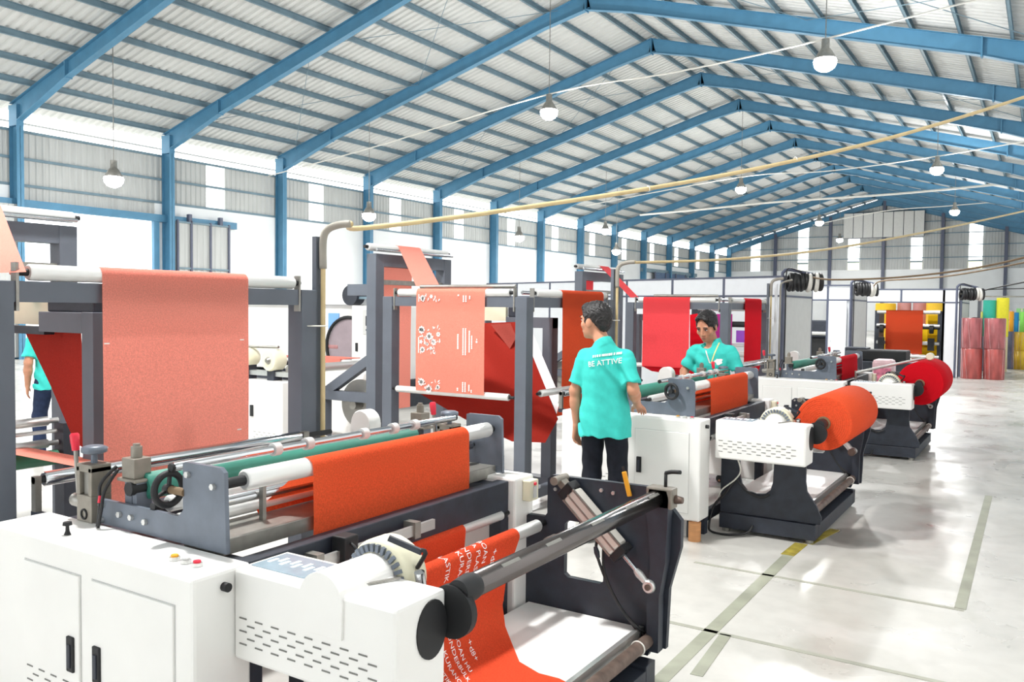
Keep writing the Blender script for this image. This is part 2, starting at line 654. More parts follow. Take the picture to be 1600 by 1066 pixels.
M_TRANSL = bpy.data.materials.new('translucent_roof_light')
M_TRANSL.use_nodes = True
_n = M_TRANSL.node_tree
_tr = _n.nodes.new('ShaderNodeBsdfTranslucent')
_tr.inputs[0].default_value = (0.93, 0.94, 0.92, 1)
_n.links.new(_tr.outputs[0], _n.nodes['Material Output'].inputs['Surface'])

side_wall('wall_left', XL, 1)
side_wall('wall_right', XR, -1)

# door in the left wall: opening, rail beam, sliding leaf
dr = thing('door_1', None, None, (XL, 15.5, 0), kind='structure')
MB().box(XL + 0.02, XL + 0.2, 8.2, 21.0, 4.43, 4.67).build('door_rail', M_BLUE, dr)
MB().box(XL + 0.02, XL + 0.16, 13.05, 13.3, 0, 4.45).build('door_jamb', M_BLUE, dr)
MB().box(XL + 0.02, XL + 0.16, 17.6, 17.8, 0, 4.45).build('door_jamb', M_BLUE, dr)
leaf = corrugated(18.35, 20.6, 0.25, 0.02, lambda u, h, e: (XL + 0.26 + h, u, 0.05 if e == 0 else 4.5)).build('sliding_leaf', M_WSHEET, dr)
for yy in (18.4, 18.95, 19.75, 20.55):
    MB().box(XL + 0.29, XL + 0.34, yy - 0.035, yy + 0.035, 0.05, 4.55).build('stile', M_PFRAME, leaf)
for zz in (0.12, 2.9, 4.48):
    MB().box(XL + 0.29, XL + 0.33, 18.4, 20.55, zz - 0.03, zz + 0.03).build('rail', M_PURLIN, leaf)
for yy in (18.9, 20.2):
    MB().box(XL + 0.2, XL + 0.34, yy - 0.06, yy + 0.06, 4.5, 4.78).build('hanger', M_PFRAME, leaf)
# left leaf, mostly out of the frame
leaf2 = corrugated(9.6, 13.2, 0.25, 0.02, lambda u, h, e: (XL + 0.26 + h, u, 0.05 if e == 0 else 4.5)).build('sliding_leaf', M_WSHEET, dr)
for yy in (9.7, 11.4, 13.1):
    MB().box(XL + 0.29, XL + 0.34, yy - 0.035, yy + 0.035, 0.05, 4.55).build('stile', M_PFRAME, leaf2)

# second sliding door further along the left wall, dark blue behind the partition roof
d2 = thing('door_2', None, None, (XL, 63, 0), kind='structure')
MB().box(XL + 0.02, XL + 0.2, 58, 69.5, 4.43, 4.7).build('door_rail', M_PURLIN, d2)
lf = corrugated(60.0, 66.4, 0.3, 0.03, lambda u, h, e: (XL + 0.3 + h, u, 0.05 if e == 0 else 4.45)).build('sliding_leaf', mat('dark_blue_door', (70, 96, 128), 0.5), d2)
for yy in (60, 62.1, 64.2, 66.4):
    MB().box(XL + 0.33, XL + 0.4, yy - 0.06, yy + 0.06, 0.05, 4.5).build('stile', M_PFRAME, lf)
for yy in (67.4, 68.3, 69.2):
    MB().box(XL + 0.05, XL + 0.15, yy - 0.06, yy + 0.06, 0, 4.5).build('post', M_PURLIN, d2)

# ---- far wall
wf = thing('wall_far', None, None, (XRIDGE, YE, 0), kind='structure')
MB().box(XL, XR, YE, YE + 0.2, 0, 5.25).build('block_wall', M_BLOCK, wf)
strips = [(-23.4, -22.55, 5.30, 8.15), (-19.15, -18.25, 5.95, 9.2), (-14.9, -13.95, 6.0, 7.95), (-9.9, -9.0, 5.95, 7.9), (-5.6, -4.6, 5.95, 9.4), (-1.3, -0.4, 5.5, 8.0)]
M_TRY = mat('yellowed_roof_light', (250, 248, 225), 0.6, var=0.03, trans=0.85)
xs = XL
vs = MB()
for i, (a, b, z0, z1) in enumerate(strips):
    for (s0, s1, zz0, zz1, zz2) in ((xs, a, 5.25, None, None), (a, b, z1, None, None)):
        def topz(u):
            return zroof(u) + 0.15
        corrugated(s0, s1, 0.22, 0.03, lambda u, h, e: (u, YE + 0.06 - h, zz0 if e == 0 else topz(u))).build('wall_sheet', M_WSHEET, wf)
    WIN += 1
    tag(MB().box(a, b, YE + 0.02, YE + 0.03, z0, z1).build('window_%d' % WIN, M_TRANSL), kind='structure')
    if z0 > 5.4:
        WIN += 1
        tag(MB().box(a, b, YE + 0.02, YE + 0.03, 5.25, z0 - 0.12).build('window_%d' % WIN, M_TRY), kind='structure')
        MB().box(a, b, YE, YE + 0.05, z0 - 0.12, z0).build('girt', M_PURLIN, wf)
    xs = b
corrugated(xs, XR, 0.22, 0.03, lambda u, h, e: (u, YE + 0.06 - h, 5.25 if e == 0 else zroof(u) + 0.15)).build('wall_sheet', M_WSHEET, wf)
for x in (-21.1, -16.35, -12.0, -7.5, -2.95):
    MB().box(x - 0.12, x + 0.12, YE - 0.35, YE - 0.02, 0, zroof(x) - 0.1).build('wall_post', M_PFRAME, wf)
for z in (6.2, 7.2, 8.2, 9.2, 10.2):
    hw = (ZR - z) / (ZR - ZE) * SL if z > ZE else SL
    MB().box(max(XL, XRIDGE - hw), min(XR, XRIDGE + hw), YE - 0.08, YE - 0.02, z - 0.035, z + 0.035).build('girt', M_PURLIN, wf)
# pale panelled housing high on the far wall
hp = thing('wall_panel', 'pale grey panelled housing high on the far wall under the ridge', 'wall panel', (-12.0, YE - 0.6, 7.98))
for i in range(8):
    a = -15.2 + i * 0.795
    MB().box(a + 0.03, a + 0.765, YE - 0.62, YE - 0.42, 7.98, 10.08).build('panel', mat('pale_panel', (214, 214, 210), 0.7, var=0.03), hp)
MB().box(-15.2, -8.84, YE - 0.5, YE - 0.4, 7.95, 10.1).build('backing', M_PFRAME, hp)

# ---- front wall behind the camera, with an unseen wide opening added to let in daylight
wn = thing('wall_front', None, None, (XRIDGE, YF, 0), kind='structure')
MB().box(XL, -12, YF - 0.2, YF, 0, 7.4).build('block_wall', M_BLOCK, wn)
MB().box(-12, -4, YF - 0.2, YF, 4.5, 7.4).build('block_wall', M_BLOCK, wn)
MB().box(-4, XR, YF - 0.2, YF, 0, 7.4).build('block_wall', M_BLOCK, wn)
g = corrugated(XL, XR, 0.22, 0.03, lambda u, h, e: (u, YF - 0.06 - h, 7.3 if e == 0 else zroof(u) + 0.15)).build('wall_sheet', M_WSHEET, wn)

# ================================================================== LAMPS
LAMP_ROWS = [(-12.1, 20.9, 7.25, 'centre row, nearest of its row'), (-12.05, 38.45, 7.25, 'centre row, second of its row'), (-12.3, 55.3, 7.25, 'centre row, third of its row'),
             (-4.35, 19.7, 7.25, 'right-hand row, nearest and largest lamp in view'), (-3.8, 36.6, 7.25, 'right-hand row, second of its row'), (-4.5, 52.4, 7.25, 'right-hand row, third of its row'),
             (-21.1, 13.4, 5.0, 'left-hand row, in front of the sheet above the wall doorway'), (-21.0, 23.3, 5.0, 'left-hand row, second of its row'),
             (-21.1, 33.8, 5.0, 'left-hand row, third of its row'), (-21.1, 44.4, 5.0, 'left-hand row, fourth of its row'),
             (-20.3, 41.3, 5.9, 'left-hand row, above and just left of its fourth lamp'), (-14.0, 70.0, 7.3, 'below the panelled housing on the far wall'),
             (-12.1, 3.6, 7.25, '*overhead lamp of the centre row, out of view on the left'), (-4.3, 3.0, 7.25, '*overhead lamp of the right-hand row, out of view above nearest machine'), (-20.5, 3.0, 7.25, '*overhead lamp of the left-hand row, out of view')]  # the starred lamps are unseen, added to light the near hall
M_LENS = mat('lamp_lens', (255, 255, 255), 0.4, var=0.0, emit=80.0)
for (x, y, z, where) in LAMP_ROWS:
    lp = thing('high_bay_lamp', where[1:] if where[0] == '*' else 'glaring white hanging bay lamp, ' + where, 'lamp', (x, y, z), group='hanging bay lamps')
    h = MB()
    h.lathe((x, y, z + 0.02), (x, y, z + 0.46), [(0, 0.235), (0.02, 0.24), (0.45, 0.13), (0.55, 0.09), (1, 0.085)], 24)
    h.build('housing', M_STEEL, lp)
    MB().lathe((x, y, z - 0.26), (x, y, z + 0.03), [(0, 0.03), (0.05, 0.09), (0.2, 0.17), (0.45, 0.23), (0.8, 0.25), (1, 0.23)], 24).build('lens', M_LENS, lp)
    MB().tube((x, y, z + 0.46), (x, y, zroof(x) + 0.175), 0.012, 6).build('hanger_rod', M_STEEL, lp)
    ld = bpy.data.lights.new('bay_light', 'POINT')
    ld.shadow_soft_size = 0.27
    ld.energy = LAMP_W * (0.4 if z < 6.5 else 1.0) * 0.45
    ld.color = (1.0, 0.99, 0.97)
    lo = bpy.data.objects.new('bay_light', ld)
    COL.objects.link(lo)
    lo.parent = lp
    lo.location = (0, 0, -0.55)
    l2 = bpy.data.lights.new('reflector_light', 'AREA')
    l2.shape, l2.size = 'DISK', 0.46
    l2.energy = LAMP_W * (0.4 if z < 6.5 else 1.0) * 0.45
    l2.color = (1.0, 0.99, 0.97)
    lo = bpy.data.objects.new('reflector_light', l2)
    COL.objects.link(lo)
    lo.parent = lp
    lo.location = (0, 0, -0.28)

# ================================================================== BAG-MAKING MACHINES
def vent_slots(mb, x0, x1, zrows, y, w=0.035, gap=0.075):
    for r, z in enumerate(zrows):
        x = x0 + (gap / 2 if r % 2 else 0)
        while x + w < x1:
            mb.box(x, x + w, y - 0.0015, y + 0.003, z - 0.0022, z + 0.0022)
            x += gap
    return mb


def bag_machine(dx, dy, label, near):
    def T(x, y, z):
        return (x + dx, y + dy, z)
    root = thing('bag_machine', label, 'machine', T(-2.7, 2.5, 0), group='bag making machines in the row')

    def bx(mb, x0, x1, y0, y1, z0, z1):
        return mb.box(x0 + dx, x1 + dx, y0 + dy, y1 + dy, z0, z1)
    # operator-side cabinet with two doors
    cab = bx(MB(), -3.25, -2.10, 1.574, 1.79, 0.144, 0.885).build('cabinet', M_WHITE, root, bevel=0.012)
    for (xa, xb, hx) in ((-3.02, -2.68, -2.725), (-2.61, -2.185, -2.575)):
        dd = bx(MB(), xa, xb, 1.566, 1.576, 0.20, 0.79).build('door', M_WHITE, cab, bevel=0.003)
        fr = MB()
        for (a, b, c, d) in ((xa - 0.004, xa, 0.196, 0.794), (xb, xb + 0.004, 0.196, 0.794), (xa, xb, 0.196, 0.2), (xa, xb, 0.79, 0.794)):
            bx(fr, a, b, 1.572, 1.5745, c, d)
        fr.build('door_gap', M_GPANEL, cab)
        hz = 0.52
        hb = bx(MB(), hx - 0.02, hx + 0.02, 1.558, 1.572, hz - 0.06, hz + 0.06)
        hb.build('handle', M_DARK, cab, bevel=0.004)
        bx(MB(), hx - 0.009, hx + 0.009, 1.553, 1.56, hz - 0.045, hz + 0.035).build('latch', M_BLACK, cab, bevel=0.003)
    vs = MB()
    vent_slots(vs, -3.0 + dx, -2.72 + dx, (0.42, 0.395, 0.37, 0.345), 1.5655 + dy)
    vent_slots(vs, -2.55 + dx, -2.25 + dx, (0.30, 0.275, 0.25), 1.5655 + dy)
    tag(vs.build('vent_slots', mat('slot_shadow_grey', (120, 120, 116), 0.7), cab), kind='stuff')
    for fx in (-3.15, -2.2):
        MB().tube(T(fx, 1.68, 0), T(fx, 1.68, 0.144), 0.03, 10).build('foot', M_BLACK, root)
    MB().tube(T(-2.10, 1.685, 0.835), T(-2.078, 1.685, 0.835), 0.014, 16).build('cable_gland', M_DARK, root)
    # far-side cabinet
    fc = bx(MB(), -3.25, -2.10, 3.36, 3.53, 0.144, 0.885).build('cabinet', M_WHITE, root, bevel=0.012)
    for fx in (-3.15, -2.2):
        MB().tube(T(fx, 3.45, 0), T(fx, 3.45, 0.144), 0.03, 10).build('foot', M_BLACK, root)
    sw = bx(MB(), -2.10, -2.055, 3.42, 3.50, 0.77, 0.87).build('switch_box', M_CREAM, root, bevel=0.006)
    bx(MB(), -2.056, -2.05, 3.445, 3.475, 0.785, 0.84).build('socket', M_GPANEL, sw)
    MB().tube(T(-2.056, 3.46, 0.853), T(-2.046, 3.46, 0.853), 0.008, 10).build('indicator', M_REDP, sw)
    # push buttons on the cabinet top
    for i, (px, c) in enumerate(((-2.31, M_YELP), (-2.255, M_GPANEL), (-2.20, M_REDP))):
        MB().tube(T(px, 1.665, 0.884), T(px, 1.665, 0.897), 0.017, 14).build('button_collar', M_ALU, root)
        MB().tube(T(px, 1.665, 0.897), T(px, 1.665, 0.903), 0.012, 14).build('button', c, root)
    MB().lathe(T(-2.87, 1.64, 0.885), T(-2.87, 1.64, 0.93), [(0, 0.012), (0.3, 0.007), (0.7, 0.006), (0.75, 0.016), (1, 0.014)], 14).build('pull_knob', M_DARK, root)
    # side plates
    prof = [(-2.94, 0.885), (-2.94, 0.955), (-2.925, 0.975), (-2.47, 0.976), (-2.445, 1.0), (-2.445, 1.16), (-2.43, 1.165), (-2.255, 1.165), (-2.235, 1.15), (-2.225, 0.885)]
    for y in (1.795, 3.44):
        MB().plate([(a + dx, b) for a, b in prof], [], y + dy, y + 0.016 + dy).build('side_plate', M_PLATE, root)
        for (bxx, bz) in ((-2.91, 0.955), (-2.91, 0.90), (-2.80, 0.935), (-2.73, 0.935), (-2.65, 0.93), (-2.415, 1.125), (-2.285, 1.1)):
            yy = y if y < 2 else y + 0.016
            s = -1 if y < 2 else 1
            MB().lathe(T(bxx, yy, bz), T(bxx, yy + s * 0.012, bz), [(0, 0.011), (1, 0.011)], 6).build('bolt', M_ALU, root)
    # clamp block, lever, knob, air cylinder (both sides)
    for y, sh in ((1.79, 0.0), (3.44, 0.42)):
        if sh:
            _T = T

            def TS(x, yy, z):
                return _T(x + sh, yy, z)
        else:
            TS = T
        cb = MB()
        for (q0, q1, q2, q3) in ((-3.035, -2.94, 0.885, 0.985), (-3.035, -3.015, 0.985, 1.09), (-2.96, -2.94, 0.985, 1.09), (-3.035, -2.94, 1.07, 1.10)):
            bx(cb, q0 + sh, q1 + sh, y - 0.02, y + 0.06, q2, q3)
        c = cb.build('clamp_block', M_TAUPE, root, bevel=0.003)
        bx(MB(), -3.01 + sh, -2.965 + sh, y - 0.005, y + 0.045, 0.985, 1.07).build('slide', M_STEEL, c)
        MB().torus(TS(-2.985, y - 0.022, 0.915), (0, 1, 0), 0.017, 0.004, 16, 6).build('bore_ring', M_DARK, c)
        kb = MB().tube(TS(-2.985, y + 0.02, 1.10), TS(-2.985, y + 0.02, 1.14), 0.012, 10)
        kb.lathe(TS(-2.985, y + 0.02, 1.135), TS(-2.985, y + 0.02, 1.165), [(0, 0.03), (0.2, 0.045), (0.8, 0.045), (1, 0.03)], 12)
        kb.build('clamp_knob', M_PLATE, root)
        lv = MB().tube(TS(-3.055, y, 0.965), TS(-3.075, y, 1.165), 0.008, 8)
        lv.lathe(TS(-3.09, y, 0.955), TS(-3.02, y, 0.955), [(0, 0.018), (0.2, 0.026), (0.8, 0.026), (1, 0.015)], 14)
        l = lv.build('lever', M_STEEL, root)
        MB().lathe(TS(-3.072, y, 1.14), TS(-3.08, y, 1.205), [(0, 0.013), (0.5, 0.016), (0.9, 0.017), (1, 0.012)], 12).build('grip', M_REDP, l)
        ac = MB()
        bx(ac, -2.845, -2.735, y + 0.02, y + 0.11, 1.05, 1.062)
        bx(ac, -2.83, -2.755, y + 0.03, y + 0.10, 1.062, 1.135)
        ac.tube(T(-2.792, y + 0.065, 1.135), T(-2.792, y + 0.065, 1.175), 0.02, 14)
        ac.tube(T(-2.792, y + 0.065, 1.175), T(-2.792, y + 0.065, 1.185), 0.013, 12)
        a = ac.build('air_cylinder', M_TAUPE, root, bevel=0.003)
        st = MB()
        bx(st, -2.81, -2.77, y + 0.03, y + 0.09, 0.90, 1.05)
        bx(st, -2.765, -2.74, y + 0.03, y + 0.09, 0.90, 1.05)
        st.build('bracket', M_PLATE, a)
        if y < 2:
            MB().path([T(-2.86, y + 0.03, 1.10), T(-2.88, y - 0.02, 1.04), T(-2.87, y - 0.03, 0.97), T(-2.87, y - 0.04, 0.89)], 0.006, 6).build('cable', M_CABLE, root)
            MB().path([T(-2.85, y + 0.03, 1.09), T(-2.855, y - 0.02, 1.02), T(-2.852, y - 0.035, 0.96), T(-2.865, y - 0.04, 0.887)], 0.006, 6).build('cable', M_CABLE, root)
            MB().tube(T(-2.868, y - 0.028, 1.0), T(-2.869, y - 0.032, 0.975), 0.0075, 8).build('cable_tie', M_REDP, root)
    # white belt guard on the far side
    bg = MB().lathe(T(-3.12, 3.40, 1.06), T(-3.12, 3.49, 1.06), [(0, 0.066), (0.1, 0.072), (0.9, 0.072), (1, 0.066)], 28)
    bg.plate([(a + dx, b) for a, b in ((-3.22, 0.885), (-3.06, 0.885), (-3.05, 1.06), (-3.19, 1.06))], [], 3.402 + dy, 3.488 + dy)
    bg.build('belt_guard', M_WHITE, root)
    # hand wheel
    hw = MB()
    wx = -2.53
    ax = (1, 0, 0) if near else (0.25, 1, 0)
    wc = Vector(T(wx, 1.80, 1.06)) if near else Vector(T(-2.40, 1.755, 1.07))
    hw.torus(wc, ax, 0.055, 0.012, 28, 8)
    hw.tube(wc - Vector(ax).normalized() * 0.014, wc + Vector(ax).normalized() * 0.014, 0.017, 14)
    u = Vector(ax).normalized().cross(Vector((0, 0, 1)))
    w = Vector(ax).normalized().cross(u)
    for k in range(3):
        an = 2 * PI * k / 3 + 0.4
        hw.bar(wc, wc + (u * math.cos(an) + w * math.sin(an)) * 0.054, 0.012, 0.01)
    hw.build('hand_wheel', M_DARK, root)
    e = wc + Vector((0.09, 0, 0)) if near else wc + Vector((0.01, 0.045, 0))
    MB().tube(wc, e, 0.014, 12).build('wheel_shaft', M_BROWNC, root)
    # rollers across the machine (each its own)
    def roller(x, z, r, m, y0=1.86, y1=3.42, ax=0.5, name='roller'):
        q = MB().lathe(T(x, y0, z), T(x, y1, z), [(0, r * 0.8), (0.004, r), (0.996, r), (1, r * 0.8)], 20).build(name, m, root)
        MB().tube(T(x, 1.80, z), T(x, 3.45, z), r * ax, 10).build('axle', M_DARK, q)
    roller(-2.29, 1.10, 0.036, M_ROLL, 1.92, 3.40)
    roller(-2.52, 1.135, 0.016, M_CHROME, 1.81, 3.44, 0.9, 'guide_rod')
    roller(-2.76, 1.03, 0.05, M_GREEN, 1.86, 3.40)
    roller(-3.39, 0.985, 0.03, M_CHROME, 1.84, 3.22)
    roller(-2.40, 1.01, 0.02, M_CHROME, 1.85, 3.42)
    roller(-2.62, 0.985, 0.03, M_ROLL)
    roller(-2.56, 0.93, 0.03, M_ROLL)
    roller(-2.46, 0.955, 0.024, M_ROLL)
    roller(-2.14, 0.72, 0.022, M_ROLL, 1.9, 3.30)
    MB().box(-3.405 + dx, -3.375 + dx, 1.80 + dy, 1.825 + dy, 0.86, 1.0).build('bearing_block', M_STEEL, root)
    MB().box(-3.41 + dx, -3.37 + dx, 3.23 + dy, 3.27 + dy, 0.86, 1.01).build('bearing_block', M_STEEL, root)
    for yy in (1.80, 3.235):
        bx(MB(), -3.41, -3.2, yy, yy + 0.025, 0.83, 0.86).build('bearing_arm', M_BLACK, root)
    for yy in (2.25, 2.42, 2.75, 2.95, 3.1):
        MB().tube(T(-2.52, yy, 1.135), T(-2.52, yy + 0.035, 1.135), 0.025, 14).build('collar', M_GPANEL, root)
    # bed plate, front beam, dark inner frame
    bx(MB(), -2.47, -2.262, 1.815, 3.435, 0.868, 0.922).build('bed_plate', M_STEEL, root, bevel=0.003)
    bx(MB(), -2.20, -2.135, 1.80, 3.355, 0.70, 0.873).build('front_beam', M_BLACK, root, bevel=0.004)
    for yy in (1.80, 3.29):
        bx(MB(), -2.20, -2.135, yy, yy + 0.065, 0.0, 0.70).build('leg', M_BLACK, root)
    for yy in (1.80, 3.29):
        bx(MB(), -3.2, -3.13, yy, yy + 0.065, 0.0, 0.86).build('leg', M_BLACK, root)
        bx(MB(), -3.13, -2.2, yy, yy + 0.065, 0.76, 0.86).build('cross_beam', M_BLACK, root)
    bx(MB(), -3.2, -3.13, 1.865, 3.29, 0.76, 0.86).build('rear_beam', M_BLACK, root)
    bx(MB(), -2.19, -2.15, 1.865, 3.29, 0.08, 0.16).build('lower_beam', M_BLACK, root)
    # flat bar stand and guide rail
    bx(MB(), -2.375, -2.355, 2.06, 2.066 + 0.01, 0.92, 1.09).build('stand_bar', M_STEEL, root)
    gr = bx(MB(), -2.10, -2.085, 1.98, 2.72, 0.79, 0.83).build('guide_rail', M_ALU, root)
    for yy in (2.05, 2.58):
        bx(MB(), -2.135, -2.075, yy, yy + 0.035, 0.78, 0.845).build('rail_clamp', M_STEEL, root)
    bx(MB(), -2.125, -2.06, 2.17, 2.24, 0.78, 0.88).build('sensor_block', M_DARK, root, bevel=0.005)
    MB().path([T(-2.07, 2.2, 0.86), T(-2.03, 2.2, 0.83), T(-2.04, 2.23, 0.74), T(-2.1, 2.26, 0.66)], 0.006, 6).build('cable', M_CABLE, root)
    return root


def unwinder(dx, dy, label, empty):
    def T(x, y, z):
        return (x + dx, y + dy, z)
    root = thing('unwind_stand', label, 'machine', T(-1.8, 2.7, 0), group='unwind stands beside the aisle')

    def bx(mb, x0, x1, y0, y1, z0, z1):
        return mb.box(x0 + dx, x1 + dx, y0 + dy, y1 + dy, z0, z1)
    # gearbox cover with louvres
    cv = bx(MB(), -2.098, -1.445, 1.72, 1.94, 0.60, 0.885).build('motor_cover', M_WHITE, root, bevel=0.012)
    vs = MB()
    vent_slots(vs, -2.07 + dx, -1.50 + dx, (0.735, 0.715, 0.695, 0.675, 0.655), 1.7195 + dy, 0.032, 0.07)
    tag(vs.build('vent_slots', mat('slot_shadow_grey', (120, 120, 116), 0.7), cv), kind='stuff')
    pn = bx(MB(), -2.07, -1.84, 1.765, 1.91, 0.884, 0.889).build('control_panel', M_GLASSY, cv, bevel=0.002)
    for k in range(8):
        bx(MB(), -2.05 + 0.026 * k, -2.036 + 0.026 * k, 1.81 + 0.02 * (k % 2), 1.85 + 0.02 * (k % 2), 0.888, 0.891).build('key', M_PANEL, pn)
    arc = [(-1.72 + dx + 0.084 * math.cos(a), 0.855 + 0.084 * math.sin(a)) for a in [PI * k / 24 for k in range(25)]]
    if empty:
        MB().plate(arc + [(-1.802 + dx, 0.76), (-1.638 + dx, 0.76)], [], 1.712 + dy, 1.96 + dy).build('brake_housing', M_WHITE, root, bevel=0.005)
    else:
        MB().lathe(T(-1.72, 1.90, 0.855), T(-1.72, 1.96, 0.855), [(0, 0.07), (1, 0.084)], 32).build('brake_housing', M_WHITE, root)
    dk = MB().lathe(T(-1.72, 1.95, 0.855), T(-1.72, 2.06, 0.855), [(0, 0.085), (0.01, 0.115), (0.2, 0.124), (0.8, 0.124), (1, 0.11)], 36).build('brake_disc', M_CREAM, root)
    fm = MB()
    for k in range(30):
        an = 2 * PI * k / 30
        c = Vector(T(-1.72 + 0.1 * math.cos(an), 1.944, 0.855 + 0.1 * math.sin(an)))
        fm.bar(c - Vector((math.cos(an), 0, math.sin(an))) * 0.012, c + Vector((math.cos(an), 0, math.sin(an))) * 0.012, 0.012, 0.012, (0, 1, 0))
    tag(fm.build('cooling_fins', M_PLATE, dk), kind='stuff')
    MB().path([T(-1.60, 2.0, 0.90), T(-1.56, 1.99, 0.955), T(-1.57, 1.98, 0.965)], 0.007, 6, 3).build('brake_lever', M_DARK, root)
    MB().bar(T(-1.575, 1.99, 0.955), T(-1.655, 1.93, 1.0), 0.016, 0.016).build('lever_arm', M_BLACK, root)
    MB().tube(T(-1.56, 1.97, 0.865), T(-1.56, 1.96, 0.905), 0.016, 14).build('grease_nut', M_CHROME, root)
    MB().bar(T(-1.66, 1.80, 0.888), T(-1.60, 1.92, 0.892), 0.008, 0.006).build('pointer', M_STEEL, root)
    # near side plate with the U notch
    outer = [(-2.13, 0.15), (-1.39, 0.15), (-1.385, 0.20), (-1.42, 0.28), (-1.49, 0.38), (-1.50, 0.45), (-1.50, 0.80), (-1.72, 0.80), (-1.735, 0.42), (-1.75, 0.36), (-1.79, 0.325), (-1.86, 0.315), (-1.93, 0.335), (-1.97, 0.38), (-1.985, 0.45), (-2.0, 0.80), (-2.13, 0.80), (-2.13, 0.5)]
    MB().plate([(a + dx, b) for a, b in outer], [], 1.975 + dy, 2.0 + dy).build('near_side_plate', M_BLACK, root)
    # base frame
    bs = [(-2.13, -1.42, 1.95, 2.07, 0.03, 0.145), (-2.13, -1.42, 3.36, 3.46, 0.03, 0.145), (-1.52, -1.42, 2.07, 3.36, 0.03, 0.13), (-2.13, -2.05, 2.07, 3.36, 0.03, 0.13)]
    for b in bs:
        bx(MB(), *b).build('base_beam', M_BLACK, root, bevel=0.004)
    for fx in (-2.09, -1.47):
        for fy in (2.0, 3.41):
            MB().tube(T(fx, fy, 0), T(fx, fy, 0.031), 0.03, 12).build('levelling_foot', M_STEEL, root)
    # far side plate with window
    outer = [(-2.11, 0.15), (-1.46, 0.15), (-1.44, 0.20), (-1.375, 0.20), (-1.365, 0.47), (-1.315, 0.66), (-1.315, 0.78), (-1.36, 0.83), (-1.37, 0.90), (-1.385, 0.91), (-1.96, 0.905), (-1.985, 0.885), (-1.985, 0.72), (-2.0, 0.70), (-2.09, 0.70), (-2.11, 0.685)]
    hole = [(-1.89, 0.445), (-1.87, 0.43), (-1.70, 0.43), (-1.685, 0.445), (-1.685, 0.68), (-1.70, 0.70), (-1.87, 0.70), (-1.89, 0.68)]
    fp = MB().plate([(a + dx, b) for a, b in outer], [[(a + dx, b) for a, b in hole]], 3.465 + dy, 3.495 + dy).build('far_side_plate', M_BLACK, root)
    for (a, z) in ((-1.955, 0.885), (-1.70, 0.865), (-1.64, 0.86), (-1.40, 0.26), (-1.40, 0.23), (-1.94, 0.84)):
        MB().lathe(T(a, 3.466, z), T(a, 3.456, z), [(0, 0.009), (1, 0.009)], 6).build('bolt', M_ALU, fp)
    # swing arm holding the shaft end
    am = MB()
    am.plate([(a + dx, b) for a, b in ((-1.44, 0.20), (-1.385, 0.20), (-1.385, 0.45), (-1.36, 0.60), (-1.35, 0.88), (-1.36, 0.915), (-1.44, 0.915), (-1.455, 0.84), (-1.425, 0.60), (-1.44, 0.45))], [], 3.40 + dy, 3.455 + dy)
    am.build('swing_arm', M_BLACK, root)
    bx(MB(), -1.455, -1.335, 3.40, 3.47, 0.835, 0.925).build('shaft_bracket', M_TAUPE, root, bevel=0.006)
    MB().lathe(T(-1.345, 3.44, 0.875), T(-1.30, 3.44, 0.875), [(0, 0.012), (0.3, 0.02), (1, 0.014)], 12).build('bracket_knob', M_RUST, root)
    ch = MB().path([T(-1.38, 3.44, 0.92), T(-1.38, 3.44, 0.985)], 0.008, 8, 0)
    ch.path([T(-1.38, 3.44, 0.985), T(-1.35, 3.43, 0.995), T(-1.305, 3.42, 1.0)], 0.009, 8, 3)
    ch.build('clamp_handle', M_DARK, root)
    # shaft and chuck
    MB().lathe(T(-1.41, 1.99, 0.875), T(-1.41, 3.41, 0.875), [(0, 0.03), (0.003, 0.037), (0.997, 0.037), (1, 0.03)], 28).build('air_shaft', M_SHAFT, root)
    for i, yy in enumerate((2.15, 2.42, 2.75, 3.05, 3.28)):
        MB().bar(T(-1.388, yy, 0.904), T(-1.388, yy + 0.1, 0.904), 0.012, 0.004, (0.6, 0, 0.8)).build('grip_strip', M_STEEL, root)
    cu = MB().plate([(1.872 + dy + 0.068 * math.cos(a), 0.785 + 0.085 * math.sin(a)) for a in [2 * PI * k / 28 for k in range(28)]], [], -1.446 + dx, -1.4405 + dx, axis='x')
    cu.build('shaft_opening', M_DARK, root)
    MB().lathe(T(-1.432, 1.942, 0.815), T(-1.432, 1.972, 0.815), [(0, 0.078), (0.9, 0.078), (1, 0.07)], 28).build('hub_flange', M_DARK, root)
    MB().lathe(T(-1.41, 1.95, 0.875), T(-1.41, 2.03, 0.875), [(0, 0.036), (0.7, 0.042), (1, 0.038)], 24).build('shaft_chuck', M_DARK, root)
    # idler, lower bar, tray
    MB().lathe(T(-2.0, 2.0, 0.67), T(-2.0, 3.40, 0.67), [(0, 0.025), (0.004, 0.03), (0.996, 0.03), (1, 0.025)], 20).build('idler_roller', M_ROLL, root)
    MB().tube(T(-2.0, 1.99, 0.67), T(-2.0, 3.47, 0.67), 0.014, 10).build('idler_axle', M_DARK, root)
    MB().lathe(T(-1.93, 3.38, 0.60), T(-1.93, 3.45, 0.60), [(0, 0.03), (1, 0.03)], 16).build('idler_boss', M_STEEL, root)
    MB().lathe(T(-1.435, 2.0, 0.245), T(-1.435, 3.47, 0.245), [(0, 0.028), (1, 0.028)], 18).build('rear_bar', M_RUST, root)
    MB().torus(T(-1.435, 3.30, 0.245), (0, 1, 0), 0.03, 0.004, 20, 6).build('cable_tie', M_WCABLE, root)
    tb = bx(MB(), -2.08, -1.485, 2.005, 3.46, 0.262, 0.275)
    tb.build('tray', M_TABLE, root, bevel=0.003)
    bx(MB(), -1.50, -1.478, 2.005, 3.46, 0.215, 0.282).build('tray_edge', M_ALU, root)
